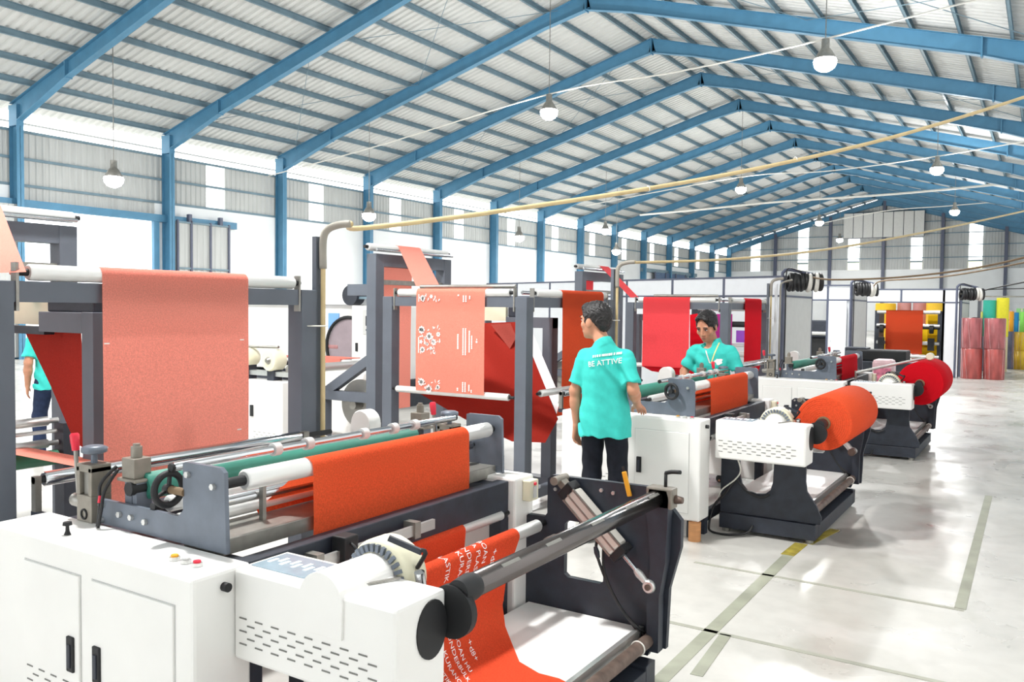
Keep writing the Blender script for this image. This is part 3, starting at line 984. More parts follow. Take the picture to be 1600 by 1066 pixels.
    for yy in (2.05, 3.40):
        bx(MB(), -2.05, -1.55, yy, yy + 0.04, 0.13, 0.262).build('tray_support', M_BLACK, root)
    # pneumatic cylinder on the inside of the far plate
    A, B = Vector(T(-1.825, 3.41, 0.845)), Vector(T(-1.585, 3.41, 0.625))
    dv = (B - A).normalized()
    cy = MB().bar(A, B, 0.078, 0.078, (0, 1, 0)).build('cylinder_barrel', mat('anodised_barrel', (216, 212, 204), 0.4, metal=0.2, var=0.04), root, bevel=0.012)
    nrm = Vector((dv.z, 0, -dv.x))
    rb = MB()
    for s in (-1, 0, 1):
        rb.bar(A + nrm * 0.036 * s + Vector((0, -0.036, 0)), B + nrm * 0.036 * s + Vector((0, -0.036, 0)), 0.008, 0.012, (0, 1, 0))
    rb.build('barrel_rib', M_STEEL, cy)
    MB().bar(A - dv * 0.04, A, 0.082, 0.082, (0, 1, 0)).build('end_cap', M_DARK, root, bevel=0.004)
    MB().bar(B, B + dv * 0.035, 0.082, 0.082, (0, 1, 0)).build('end_cap', M_DARK, root, bevel=0.004)
    ck = MB().bar(A - dv * 0.10, A - dv * 0.035, 0.03, 0.055, (0, 1, 0))
    ck.tube(A - dv * 0.085 + Vector((0, -0.06, 0)), A - dv * 0.085 + Vector((0, 0.055, 0)), 0.02, 14)
    ck.build('clevis', M_TAUPE, root)
    C2 = Vector(T(-1.43, 3.40, 0.488))
    MB().tube(B + dv * 0.03, C2, 0.011, 12).build('piston_rod', M_CHROME, root)
    MB().lathe(C2 - dv * 0.09, C2 - dv * 0.01, [(0, 0.013), (0.3, 0.019), (0.8, 0.015), (1, 0.02)], 14).build('rod_nut', M_ALU, root)
    ry = MB().lathe(C2 + Vector((0, -0.018, 0)), C2 + Vector((0, 0.018, 0)), [(0, 0.024), (0.2, 0.03), (0.8, 0.03), (1, 0.024)], 20).build('rod_eye', M_ALU, root)
    MB().tube(C2 + Vector((0, -0.024, 0)), C2 + Vector((0, 0.06, 0)), 0.014, 12).build('pivot_pin', M_RUST, ry)
    # air hoses
    MB().path([T(-1.70, 3.44, 0.66), T(-1.69, 3.40, 0.60), T(-1.64, 3.40, 0.48), T(-1.56, 3.40, 0.36), T(-1.49, 3.40, 0.30), T(-1.46, 3.43, 0.27)], 0.007, 8).build('air_hose', M_CABLE, root)
    MB().path([T(-1.66, 3.42, 0.68), T(-1.655, 3.40, 0.55), T(-1.62, 3.40, 0.45), T(-1.55, 3.41, 0.34), T(-1.47, 3.42, 0.25)], 0.006, 8).build('air_hose', M_CABLE, root)
    MB().lathe(T(-1.695, 3.40, 0.62), T(-1.68, 3.40, 0.57), [(0, 0.009), (0.5, 0.013), (1, 0.009)], 10).build('hose_fitting', M_BLACK, root)
    bx(MB(), -1.69, -1.655, 3.40, 3.46, 0.665, 0.70).build('valve', M_REDP, root, bevel=0.006)
    # hanging wires under the cover
    MB().path([T(-1.97, 1.85, 0.60), T(-1.95, 1.88, 0.5), T(-2.0, 1.92, 0.42), T(-2.10, 1.92, 0.33), T(-2.14, 1.94, 0.25)], 0.006, 6).build('cable', M_WCABLE, root)
    MB().path([T(-2.0, 1.93, 0.42), T(-2.08, 1.93, 0.3), T(-2.16, 1.92, 0.2), T(-2.19, 1.9, 0.06), T(-2.16, 1.86, 0.012), T(-2.02, 1.84, 0.012), T(-1.90, 1.90, 0.03), T(-1.87, 1.948, 0.08)], 0.009, 8).build('cable', M_CABLE, root)
    MB().path([T(-2.0, 1.93, 0.42), T(-1.92, 1.95, 0.33), T(-1.82, 1.95, 0.30), T(-1.75, 1.95, 0.33)], 0.008, 8).build('cable', M_CABLE, root)
    return root


MOFF = [(0.0, 0.0), (0.0, 4.31), (0.16, 8.57)]
NAMES = ['nearest bag making machine with white cabinet, grey side plates and green roller', 'second bag making machine, its white cabinet right behind the man turning his back',
         'third bag making machine, with red fabric, behind the red fabric roll']
UN = ['nearest unwind stand with bare shiny shaft, air cylinder and white louvred cover', 'second unwind stand with white louvred cover carrying the big orange roll',
      'third unwind stand with white louvred cover carrying the big red roll']
UOFF = [(0.0, 0.0), (0.05, 4.33), (0.2, 8.57)]
for i in range(3):
    bag_machine(MOFF[i][0], MOFF[i][1], NAMES[i], i == 0)
    unwinder(UOFF[i][0], UOFF[i][1], UN[i], i == 0)
# wooden packing under the second cabinet
wb = thing('wood_block', 'round orange-brown wooden block under the corner of second cabinet', 'wood block', PZ(1085, 845, 0))
MB().lathe(wb.location, wb.location + Vector((0, 0, 0.14)), [(0, 0.045), (1, 0.045)], 16).build('log', M_WOOD, wb)
MB().lathe(wb.location + Vector((0, 0, 0.14)), wb.location + Vector((0, 0, 0.144)), [(0, 0.03), (1, 0.03)], 16).build('shim', M_WOOD, wb)


# ------------------------------------------------------------------ fabric in the machines
def sheet_from(name, label, m, rows, base=None, nv=1, group=None, parent=None):
    """rows: list of (left point, right point) along the web; straight across"""
    mb = MB()
    n = 14
    R = [(Vector(a), Vector(b)) for a, b in rows]
    vs, fs = [], []
    for a, b in R:
        for i in range(n + 1):
            vs.append(a.lerp(b, i / n))
    for j in range(len(R) - 1):
        for i in range(n):
            fs.append((j * (n + 1) + i, j * (n + 1) + i + 1, (j + 1) * (n + 1) + i + 1, (j + 1) * (n + 1) + i))
    mb._add(vs, fs, True)
    lowest = min((p for r in R for p in r), key=lambda p: p.z)
    o = mb.build(name, m, parent, base=None if parent else lowest)
    if parent is None:
        tag(o, label, 'fabric', group)
    return o


def over_roller(x, z, r, y0, y1, a0, a1, n=10):
    """rows round a roller whose axis is along y"""
    out = []
    for i in range(n + 1):
        a = math.radians(a0 + (a1 - a0) * i / n)
        out.append(((x + r * math.cos(a), y0, z + r * math.sin(a)), (x + r * math.cos(a), y1, z + r * math.sin(a))))
    return out


FW = [('orange fabric web hanging over the roller of the nearest machine', F_ORANGE), ('orange fabric web hanging over the roller of the second machine', F_ORANGE),
      ('bright red fabric web hanging over the roller of the third machine', F_RED)]
for i in range(3):
    dx, dy = MOFF[i]
    X, Z, r = -2.285 + dx, 1.10, 0.038
    ya, yb = 2.20 + dy, 3.185 + dy
    rows = [((X + r, ya, 0.80), (X + r, yb, 0.80)), ((X + r + 0.004, ya, 0.92), (X + r + 0.004, yb, 0.92)), ((X + r, ya, 1.04), (X + r, yb, 1.04))]
    rows += over_roller(X, Z, r, ya, yb, 0, 150)
    rows += [((X - 0.075, ya - 0.02, 1.04), (X - 0.075, yb, 1.04)), ((X - 0.125, ya - 0.07, 0.975), (X - 0.125, yb, 0.97)), ((X - 0.165, ya - 0.10, 0.962), (X - 0.165, yb, 0.95)), ((X - 0.15, ya - 0.09, 0.925), (X - 0.15, yb, 0.925))]
    sheet_from('fabric_web', FW[i][0], FW[i][1], rows, group='fabric webs over the front rollers')

# loose printed web over the idler of the nearest unwind stand, lying in the tray
r = 0.032
rows = [((-2.05, 2.02, 0.36), (-2.05, 3.19, 0.36)), ((-2.045, 2.02, 0.5), (-2.045, 3.19, 0.5))]
rows += over_roller(-2.0, 0.67, r, 2.02, 3.19, 180, -10)
rows += [((-1.95, 2.0, 0.58), (-2.0, 3.18, 0.56)), ((-1.91, 2.0, 0.48), (-2.02, 3.16, 0.46)), ((-1.88, 2.0, 0.40), (-2.01, 3.12, 0.37)), ((-1.82, 2.02, 0.325), (-1.95, 3.05, 0.31)), ((-1.74, 2.03, 0.293), (-1.85, 2.95, 0.287)),
         ((-1.66, 2.03, 0.284), (-1.74, 2.83, 0.282)), ((-1.58, 2.03, 0.283), (-1.62, 2.78, 0.283)), ((-1.50, 2.03, 0.292), (-1.52, 2.76, 0.295)), ((-1.455, 2.03, 0.285), (-1.455, 2.75, 0.288)), ((-1.40, 2.03, 0.255), (-1.40, 2.745, 0.255)), ((-1.385, 2.03, 0.19), (-1.385, 2.74, 0.19))]
WEB1 = rows
web1 = sheet_from('printed_fabric', 'loose orange printed fabric draped over idler into tray of nearest unwind stand', F_ORLOOSE, rows)
sheet_from('back_web', None, F_ORLOOSE, over_roller(-2.14, 0.72, 0.0245, 2.2, 2.98, 200, 0) + [((-2.118, 2.2, 0.60), (-2.118, 2.97, 0.60)), ((-2.12, 2.2, 0.40), (-2.12, 2.95, 0.40))], parent=web1)

# rolls on the second and third stands
def big_roll(name, label, m, X, Z, R, y0, y1):
    o = thing(name, label, 'fabric roll', (X, (y0 + y1) / 2, Z - R))
    prof = [(0, R - 0.006), (0.004, R), (0.996, R), (1, R - 0.006)]
    MB().lathe((X, y0, Z), (X, y1, Z), prof, 56).build('wound_fabric', m, o)
    MB().lathe((X, y0 - 0.02, Z), (X, y1 + 0.02, Z), [(0, 0.05), (1, 0.05)], 24).build('core_tube', M_BROWNC, o)
    mb = MB()
    pts = []
    for k in range(9 * 26):
        a = 2 * PI * k / 26
        rr = 0.06 + (R - 0.07) * k / (9 * 26)
        pts.append(Vector((X + rr * math.cos(a), y0 - 0.0005, Z + rr * math.sin(a))))
    mb.path(pts, 0.0016, 4, 0).build('winding_edge', m, o)
    return o


big_roll('fabric_roll', 'big orange fabric roll on the second unwind stand', F_ORANGE, -1.36, 0.875, 0.2, 6.42, 7.50)
big_roll('fabric_roll', 'big bright red fabric roll on the third unwind stand', F_RED, -1.21, 0.875, 0.245, 10.65, 11.75)
# pipe arm with a cream wheel resting on the red roll
gp = thing('tension_arm', 'grey pipe arm with cream wheel resting on the red roll', 'arm', (-1.95, 10.9, 0.95))
MB().tube((-1.95, 10.9, 0.95), (-1.17, 11.2, 1.16), 0.016, 10).build('pipe', M_ALU, gp)
MB().lathe((-1.17, 11.14, 1.165), (-1.17, 11.23, 1.165), [(0, 0.035), (0.1, 0.045), (0.9, 0.045), (1, 0.035)], 18).build('wheel', M_CREAM, gp)
MB().tube((-1.95, 10.9, 0.60), (-1.95, 10.9, 0.97), 0.014, 8).build('stem', M_STEEL, gp)
# swing rod ends peeping out under the rolls
for (X, y, lab, z0) in ((-1.30, 7.2, 'silver rod end sticking out under the orange roll', 0.66), ):
    p = thing('piston_rod', lab, 'rod', (X, y, z0 - 0.1))
    MB().tube((X - 0.1, y, z0 + 0.01), (X, y, z0 - 0.1), 0.016, 10).build('rod', M_ALU, p)
    MB().lathe((X, y - 0.025, z0 - 0.1), (X, y + 0.025, z0 - 0.1), [(0, 0.03), (1, 0.03)], 16).build('rod_eye', M_RUST, p)


# ------------------------------------------------------------------ prints on fabric
def text_mesh(body, size, align='CENTER', extr=0.0):
    cu = bpy.data.curves.new('t', 'FONT')
    cu.body = body
    cu.size = size
    cu.align_x = align
    cu.align_y = 'CENTER'
    cu.resolution_u = 2
    ob = bpy.data.objects.new('t', cu)
    COL.objects.link(ob)
    dg = bpy.context.evaluated_depsgraph_get()
    me = bpy.data.meshes.new_from_object(ob.evaluated_get(dg))
    bpy.data.objects.remove(ob)
    vs = [v.co.copy() for v in me.vertices]
    fs = [tuple(p.vertices) for p in me.polygons]
    bpy.data.meshes.remove(me)
    return vs, fs


def web_point(rows, u, s, lift=0.0015):
    """point on a ruled web: s = metres along the web at its middle, u = 0..1 across"""
    acc = 0
    for j in range(len(rows) - 1):
        a0, b0 = Vector(rows[j][0]), Vector(rows[j][1])
        a1, b1 = Vector(rows[j + 1][0]), Vector(rows[j + 1][1])
        m0, m1 = a0.lerp(b0, 0.5), a1.lerp(b1, 0.5)
        d = (m1 - m0).length
        if acc + d >= s or j == len(rows) - 2:
            t = (s - acc) / d
            A, B = a0.lerp(a1, t), b0.lerp(b1, t)
            p = A.lerp(B, u)
            n = (B - A).cross(m1 - m0).normalized()
            return p, n
        acc += d


def print_on_web(rows, parent, items, flip, name='printed_lettering'):
    """items: (text, size, u centre, s centre); text runs along the web"""
    wid = (Vector(rows[len(rows) // 2][0]) - Vector(rows[len(rows) // 2][1])).length
    for (body, size, uc, sc) in items:
        vs, fs = text_mesh(body, size)
        out = []
        for v in vs:
            p, n = web_point(rows, uc + v.y / wid, sc + v.x)
            out.append(p + n * 0.002 * flip)
        mb = MB()
        mb._add(out, fs)
        tag(mb.build(name, M_PRINT, parent), kind='stuff')


lines = [('PLASTIK', 0.04, 0.54, 0.40), ('TA KURANGI', 0.04, 0.62, 0.42), ('PONDERBULK', 0.04, 0.665, 0.43), ('TA PLASTIK', 0.04, 0.72, 0.435), ('BOAN HU', 0.04, 0.765, 0.44), ('+d8+', 0.05, 0.83, 0.47)]
print_on_web(WEB1, web1, lines, -1)
lines2 = [('PLASTIK', 0.04, 0.47, 0.79), ('TA KURANGI', 0.04, 0.525, 0.785), ('PONDERBULK', 0.04, 0.58, 0.785), ('BOAN HU', 0.04, 0.625, 0.79), ('+d8+', 0.05, 0.70, 0.80)]
print_on_web(WEB1, web1, lines2, -1)

# ================================================================== FOLDING FRAMES AND TOWERS
def post(name, x, y, w, z0, z1, parent, m=None):
    return MB().box(x - w / 2, x + w / 2, y - w / 2, y + w / 2, z0, z1).build(name, m or M_GREY, parent, bevel=0.004)


def roller_y(x, z, y0, y1, r, parent, m=None, name='roller', axle=True):
    o = MB().lathe((x, y0, z), (x, y1, z), [(0, r * 0.85), (0.005, r), (0.995, r), (1, r * 0.85)], 20).build(name, m or M_ROLL, parent)
    if axle:
        MB().tube((x, y0 - 0.05, z), (x, y1 + 0.05, z), r * 0.45, 8).build('axle', M_DARK, o)
    return o


def roller_x(y, z, x0, x1, r, parent, m=None, name='roller', axle=True):
    o = MB().lathe((x0, y, z), (x1, y, z), [(0, r * 0.85), (0.005, r), (0.995, r), (1, r * 0.85)], 20).build(name, m or M_ROLL, parent)
    if axle:
        MB().tube((x0 - 0.05, y, z), (x1 + 0.05, y, z), r * 0.45, 8).build('axle', M_DARK, o)
    return o


# (near post, far post) of each frame; X of the outer corner
FR = [(-3.52, 1.72, 3.36, -5.02), (-3.64, 5.93, 7.45, -5.07), (-3.45, 10.5, 12.2, -4.75)]
FLAB = ['dark grey folding frame of the nearest machine, post at the left picture edge', 'dark grey folding frame of the second machine, left of the man turning his back', 'dark grey folding frame of the third machine, behind the man looking down']
CONDUIT_TOPS = []
for i, (xp, ya, yb, xo) in enumerate(FR):
    fr = thing('folding_station', FLAB[i], 'machine frame', (xp, ya, 0), group='folding frames behind the machines')
    H = 1.78
    post('post', xp, ya, 0.11, 0, H, fr)
    post('post', xp, yb, 0.11, 0, H, fr)
    post('post', xo, ya, 0.11, 0, H, fr)
    post('post', xo, yb, 0.11, 0, H, fr)
    MB().box(xp - 0.045, xp + 0.045, ya + 0.055, yb - 0.055, H - 0.085, H).build('beam', M_GREY, fr)
    MB().box(xo + 0.055, xp - 0.055, ya - 0.045, ya + 0.045, H - 0.085, H).build('beam', M_GREY, fr)
    MB().box(xo + 0.055, xp - 0.055, yb - 0.045, yb + 0.045, H - 0.085, H).build('beam', M_GREY, fr)
    MB().box(xo - 0.045, xo + 0.045, ya + 0.055, yb - 0.055, H - 0.085, H).build('beam', M_GREY, fr)
    MB().box(xp - 0.04, xp + 0.04, ya + 0.055, yb - 0.055, 0.08, 0.16).build('beam', M_GREY, fr)
    MB().box(xo + 0.055, xp - 0.055, ya - 0.04, ya + 0.04, 0.08, 0.16).build('beam', M_GREY, fr)
    # top and lower rollers on flat brackets
    roller_y(xp + 0.03, H + 0.036, ya + 0.12, yb - 0.1, 0.034, fr)
    roller_y(xp - 0.1, H + 0.04, ya + 0.12, yb - 0.1, 0.016, fr, M_CHROME, axle=False)
    roller_x(ya - 0.03, H + 0.036, xo + 0.12, xp - 0.12, 0.034, fr)
    roller_x(ya + 0.05, H + 0.09, xo + 0.3, xp - 0.12, 0.018, fr, M_STEEL, axle=False)
    roller_x(ya - 0.03, 0.945, xo + 0.1, xp - 0.12, 0.03, fr)
    if i > 0:
        roller_y(xp + 0.09, 0.98, ya + 0.12, yb - 0.1, 0.03, fr)
    for (bx_, by_) in ((xp + 0.03, ya + 0.07), (xp + 0.03, yb - 0.065)):
        MB().box(bx_ - 0.02, bx_ + 0.02, by_ - 0.006, by_ + 0.006, H - 0.12, H + 0.075).build('bracket', M_STEEL, fr)
    for (bx_, by_) in ((xo + 0.075, ya - 0.03), (xp - 0.075, ya - 0.03)):
        MB().box(bx_ - 0.006, bx_ + 0.006, by_ - 0.02, by_ + 0.02, H - 0.12, H + 0.075).build('bracket', M_STEEL, fr)
    # conduit strapped to the far post
    cx_, cy_ = xp + 0.075, yb + 0.085
    cd = thing('conduit_pipe', ['cream conduit pipe strapped to the far post of nearest folding frame', 'cream conduit pipe strapped to the folding frame right of the turned man', 'cream conduit pipe strapped to the third folding frame'][i], 'conduit', (cx_, cy_, 0), group='vertical conduits on folding frames')
    MB().box(cx_ - 0.055, cx_ - 0.025, cy_ - 0.03, cy_ + 0.01, 0.0, 2.08).build('flat_post', M_GREY, cd)
    MB().tube((cx_, cy_, 0.0), (cx_, cy_, 1.95), 0.014, 10).build('pipe', M_CONDUIT, cd)
    MB().path([(cx_, cy_, 1.9), (cx_, cy_, 2.06), (cx_ + 0.025, cy_ + 0.01, 2.12), (cx_ + 0.09, cy_ + 0.03, 2.145), (cx_ + 0.16, cy_ + 0.05, 2.15)], 0.021, 10).build('elbow', M_GCOND, cd)
    MB().torus((cx_ - 0.03, cy_ - 0.03, 1.58), (0, 0, 1), 0.07, 0.004, 20, 5).build('strap', M_WCABLE, cd)
    MB().torus((cx_ - 0.03, cy_ - 0.03, 0.95), (0, 0, 1), 0.07, 0.004, 20, 5).build('strap', M_WCABLE, cd)
    CONDUIT_TOPS.append(Vector((cx_ + 0.16, cy_ + 0.05, 2.15)))

# web sheets hanging from the long top rollers, facing the machines
SH = [('wide coral fabric sheet hanging from the nearest folding frame', F_HAZECORAL, 2.136, 2.925), ('brick orange fabric sheet hanging just left of turned man\'s head', F_BRICK, None, None), ('crimson fabric sheet hanging right of the man looking down', F_RED, None, None)]
PXR = [(160, 388), (879, 943), (1164, 1190)]
for i, (xp, ya, yb, xo) in enumerate(FR):
    X = xp + 0.066
    y0 = PX(PXR[i][0], 480, X).y
    y1 = PX(PXR[i][1], 480, X).y
    rows = [((X, y0, 0.90), (X, y1, 0.90)), ((X + 0.003, y0, 1.3), (X + 0.003, y1, 1.3)), ((X, y0, 1.7), (X, y1, 1.7))]
    rows += over_roller(xp + 0.03, 1.816, 0.036, y0, y1, 0, 150)
    rows += [((xp - 0.25, y0, 1.815), (xp - 0.25, y1, 1.815)), ((xp - 0.36, y0, 1.81), (xp - 0.36, y1, 1.81))]
    sheet = sheet_from('fabric_sheet', SH[i][0], SH[i][1], rows, group='fabric sheets on folding frames')
    low = [((X, y0, 0.90), (X, y1, 0.90)), ((X - 0.03, y0, 0.82), (X - 0.03, y1, 0.82)), ((X - 0.05, y0, 0.74), (X - 0.05, y1, 0.74))]
    sheet_from('return_web', None, SH[i][1], low, parent=sheet)
    if i == 0:
        mk = MB()
        for (px, py) in ((167, 537), (378, 531), (165, 700), (374, 671)):
            p = PX(px, py, X + 0.006)
            mk.box(p.x - 0.001, p.x + 0.001, p.y - 0.012, p.y + 0.012, p.z - 0.003, p.z + 0.003)
        mk.build('register_mark', M_PRINT, sheet)

# printed sheet across the front of the second folding frame
xp, ya, yb, xo = FR[1]
YP = ya - 0.067
xa_, xb_ = PY(650, 530, YP).x, PY(757, 530, YP).x


def over_roller_x(y, z, r, x0, x1, a0, a1, n=8):
    out = []
    for i in range(n + 1):
        a = math.radians(a0 + (a1 - a0) * i / n)
        out.append(((x0, y + r * math.cos(a), z + r * math.sin(a)), (x1, y + r * math.cos(a), z + r * math.sin(a))))
    return out


rows = [((xa_, YP, 0.95), (xb_, YP, 0.95)), ((xa_, YP - 0.003, 1.4), (xb_, YP - 0.003, 1.4)), ((xa_, YP, 1.78), (xb_, YP, 1.78))]
rows += over_roller_x(ya - 0.03, 1.816, 0.0365, xa_, xb_, 180, 60)
rows += [((xa_, ya + 0.05, 1.85), (xb_, ya + 0.05, 1.85))]
ps = sheet_from('printed_fabric', 'salmon orange sheet with white flower print hanging on second folding frame', F_HAZEPRINT, rows)
# white flower squares, lettering bars and small crest, three repeats up the sheet
rp = random.Random(3)
fl, bars = MB(), MB()


def petal(cx, cz, a, l, w):
    vs = []
    for k in range(8):
        t = 2 * PI * k / 8
        u, v = l * math.cos(t), w * math.sin(t)
        vs.append((cx + u * math.cos(a) - v * math.sin(a), YP - 0.0065, cz + u * math.sin(a) + v * math.cos(a)))
    fl._add(vs, [tuple(range(8))])


def blob(cx, cz, r, n):
    for k in range(n):
        a = 2 * PI * k / n
        petal(cx + r * 0.55 * math.cos(a), cz + r * 0.55 * math.sin(a), a, r * 0.5, r * 0.3)


Wd = xb_ - xa_
blocks = [(533, 511), (610, 592), (463, 456)]
zc = [PY(672, 531, YP).z, PY(672, 613, YP).z, PY(672, 450, YP).z]
for ci, z in enumerate(zc):
    hz = 0.125
    lo_ = 0.965
    hi_ = 1.80
    items = []
    cx0 = xa_ + 0.05 * Wd + 0.115
    flowers = [(-0.085, 0.085, 0.035, 8), (0.0, 0.03, 0.035, 8), (-0.075, -0.09, 0.028, 8), (0.05, -0.02, 0.03, 7), (0.1, 0.05, 0.022, 7), (-0.09, -0.02, 0.02, 5), (0.02, -0.075, 0.018, 6), (-0.05, 0.015, 0.014, 5), (-0.045, -0.03, 0.015, 5), (-0.02, -0.04, 0.016, 5)]
    for (fx, fz, r, n) in flowers:
        if lo_ < z + fz < hi_:
            blob(cx0 + fx, z + fz, r, n)
    for _ in range(34):
        fx, fz = rp.uniform(-0.11, 0.12), rp.uniform(-0.12, 0.12)
        if lo_ < z + fz < hi_:
            petal(cx0 + fx, z + fz, rp.uniform(0.3, 2.2), rp.uniform(0.008, 0.018), rp.uniform(0.003, 0.006))

    def bar_(x, z0, z1, w):
        z0, z1 = max(z0, lo_), min(z1, hi_)
        if z1 - z0 > 0.01:
            bars.box(x - w / 2, x + w / 2, YP - 0.0066, YP - 0.005, z0, z1)
    bar_(cx0 - 0.118, z - 0.12, z + 0.02, 0.008)
    bx0 = xa_ + 0.63 * Wd
    for (ox, a, b, w) in ((0.0, -0.07, 0.07, 0.014), (0.055, -0.12, 0.12, 0.012), (0.08, -0.12, 0.12, 0.012), (0.12, -0.095, 0.09, 0.012), (0.145, -0.065, 0.06, 0.010)):
        # each bar is a line of tiny lettering
        zz = z + a
        while zz < z + b:
            bar_(xa_ + 0.63 * Wd + ox, zz, min(zz + 0.012, z + b), w)
            zz += 0.0145
    if lo_ < z < hi_:
        bar_(xa_ + 0.63 * Wd + 0.195, z - 0.012, z + 0.006, 0.016)
        bar_(xa_ + 0.63 * Wd + 0.197, z + 0.012, z + 0.024, 0.009)
        bar_(xa_ + 0.63 * Wd + 0.192, z - 0.026, z - 0.018, 0.009)
tag(fl.build('flower_print', M_PRINT, ps), kind='stuff')
tag(bars.build('lettering_print', M_PRINT, ps), kind='stuff')

# folded web behind it: triangle former of the second frame
F_SHADE = fabric('shade_darkened_folded_nonwoven', (150, 40, 30), 0.15)  # shade on the folded web is put into this darker fabric colour


def fan_sheet(name, label, m, boundary, sag=0.0, parent=None):
    mb = MB()
    c = sum((Vector(p) for p in boundary), Vector()) / len(boundary) + Vector((0, 0, -sag))
    n = len(boundary)
    K = 4
    vs, fs = [c], []
    for k in range(1, K + 1):
        for p in boundary:
            vs.append(c.lerp(Vector(p), k / K))
    for i in range(n):
        j = (i + 1) % n
        fs.append((0, 1 + i, 1 + j))
        for k in range(K - 1):
            fs.append((1 + k * n + i, 1 + (k + 1) * n + i, 1 + (k + 1) * n + j, 1 + k * n + j))
    mb._add(vs, fs, True)
    lowest = min((Vector(p) for p in boundary), key=lambda p: p.z)
    o = mb.build(name, m, parent, base=None if parent else lowest)
    if label:
        tag(o, label, 'fabric')
    return o


bd = [PY(700, 506, 6.9), PY(757, 505, 6.9), PY(811, 503, 6.9), PY(840, 575, 6.75), PY(872, 655, 6.6), PY(852, 692, 6.45), PY(800, 690, 6.2), PY(735, 660, 6.05), PY(690, 635, 5.97), PY(652, 613, 5.93), PY(672, 560, 6.4)]
fs1 = fan_sheet('folded_fabric', 'shade-darkened red folded fabric triangle behind the flower-printed sheet', F_SHADE, bd, 0.03)
patch = [PY(772, 507, 6.84), PY(803, 505, 6.84), PY(812, 527, 6.8), PY(802, 545, 6.78)]
fan_sheet('folded_corner', None, fabric('pale_red_nonwoven', (176, 84, 74), 0.3), [Vector(p) + Vector((0.0, -0.06, 0)) for p in patch], 0, fs1)
wp = [PY(811, 503, 6.86), PY(832, 520, 6.86), PY(871, 612, 6.7), PY(872, 652, 6.6), PY(850, 600, 6.7)]
fan_sheet('former_board', None, M_PANEL, wp, 0, fs1)

fmr = thing('former_stand', 'grey inverted-L stand holding the folding triangle of the second frame', 'stand', PY(860, 700, 7.0) * 1.0, group='former stands')
fmr.location.z = 0
px_ = PY(860, 500, 7.0).x
post('post', px_, 7.0, 0.11, 0, 1.60, fmr)
MB().box(PY(795, 500, 7.0).x, px_ + 0.055, 6.95, 7.05, 1.50, 1.60).build('arm', M_GREY, fmr)
MB().box(PY(797, 485, 7.0).x, PY(815, 485, 7.0).x, 6.96, 7.04, 1.60, 1.70).build('motor', M_BLACK, fmr, bevel=0.01)
MB().box(PY(757, 490, 7.0).x - 0.4, PY(792, 490, 7.0).x, 6.98, 7.02, 1.56, 1.70).build('cover_plate', M_CREAM, fmr)
MB().box(px_ - 0.9, px_ + 0.05, 6.93, 7.07, 0, 0.07).build('foot', M_GREY, fmr)

# nearest former (left edge of the picture)
yF = 2.6
f1 = thing('former_stand', 'grey inverted-L stand with red fabric triangle near the left picture edge', 'stand', (-4.45, yF, 0), group='former stands')
xa1, xb1 = PY(60, 500, yF).x, PY(160, 500, yF).x
pw = PY(143, 500, yF).x - PY(127, 500, yF).x
MB().box(PY(127, 500, yF).x, PY(145, 500, yF).x, yF, yF + 0.10, 0, PY(130, 488, yF).z).build('post', M_GREY, f1, bevel=0.003)
MB().box(xa1, PY(127, 500, yF).x, yF, yF + 0.10, PY(100, 520, yF).z, PY(100, 488, yF).z).build('arm', M_GREY, f1, bevel=0.003)
MB().box(PY(35, 500, yF).x - 0.5, xa1 + 0.02, yF + 0.02, yF + 0.08, PY(40, 522, yF).z, PY(40, 510, yF).z).build('arm_tip', M_BLACK, f1)
MB().box(PY(30, 480, yF).x - 0.3, PY(67, 480, yF).x, yF + 0.1, yF + 0.14, PY(40, 508, yF).z, PY(40, 464, yF).z).build('cover_plate', M_CREAM, f1)
MB().box(PY(68, 480, yF).x, PY(140, 480, yF).x, yF + 0.02, yF + 0.09, PY(100, 488, yF).z, PY(100, 474, yF).z + 0.02).build('motor', M_BLACK, f1, bevel=0.01)
MB().box(PY(68, 480, yF).x - 0.5, PY(145, 480, yF).x, yF - 0.02, yF + 0.12, 0, 0.07).build('foot', M_GREY, f1)
tri = [PY(40, 521, yF + 0.12), PY(127, 518, yF + 0.12), PY(130, 600, yF + 0.10), PY(130, 700, yF + 0.05), PY(117, 692, yF + 0.05), PY(80, 605, yF + 0.1)]
fan_sheet('folded_fabric', 'shade-darkened red folded fabric triangle near the left picture edge', F_SHADE, tri, 0.0)
# lower rollers and flat web under the nearest former
lo1 = thing('roller_stand', 'low dark stand of silver and green rollers behind the left edge post', 'roller stand', (-4.6, 2.3, 0))
for (pxa, pya, pxb, pyb, r, m) in ((30, 665, 90, 652, 0.028, M_ALU), (30, 680, 88, 671, 0.012, M_ALU), (30, 698, 90, 690, 0.026, M_ALU), (30, 722, 88, 713, 0.045, mat('dark_green_roller', (36, 96, 70), 0.5))):
    a = PX(pxa - 25, pya + 5, -5.0)
    b = PX(pxb, pyb, -5.0)
    z = (a.z + b.z) / 2
    MB().lathe((-5.0, a.y, z), (-5.0, b.y, z), [(0, r), (0.8, r), (0.801, r * 0.6), (1, r * 0.6)] if r < 0.03 and r > 0.02 else [(0, r), (1, r)], 16).build('roller', m, lo1)
yb1 = PX(92, 680, -5.0).y
MB().box(-5.05, -4.95, yb1, yb1 + 0.1, 0, 0.97).build('post', M_BLACK, lo1)
MB().box(-5.05, -4.95, 1.9, 2.0, 0, 0.97).build('post', M_BLACK, lo1)
MB().box(-5.04, -4.96, 2.0, yb1, 0.05, 0.13).build('beam', M_BLACK, lo1)
rows = [((-5.3, 2.45, 0.845), (-5.3, 2.62, 0.845)), ((-4.7, 2.45, 0.85), (-4.7, 2.62, 0.85)), ((-4.2, 2.45, 0.85), (-4.2, 2.62, 0.85))]
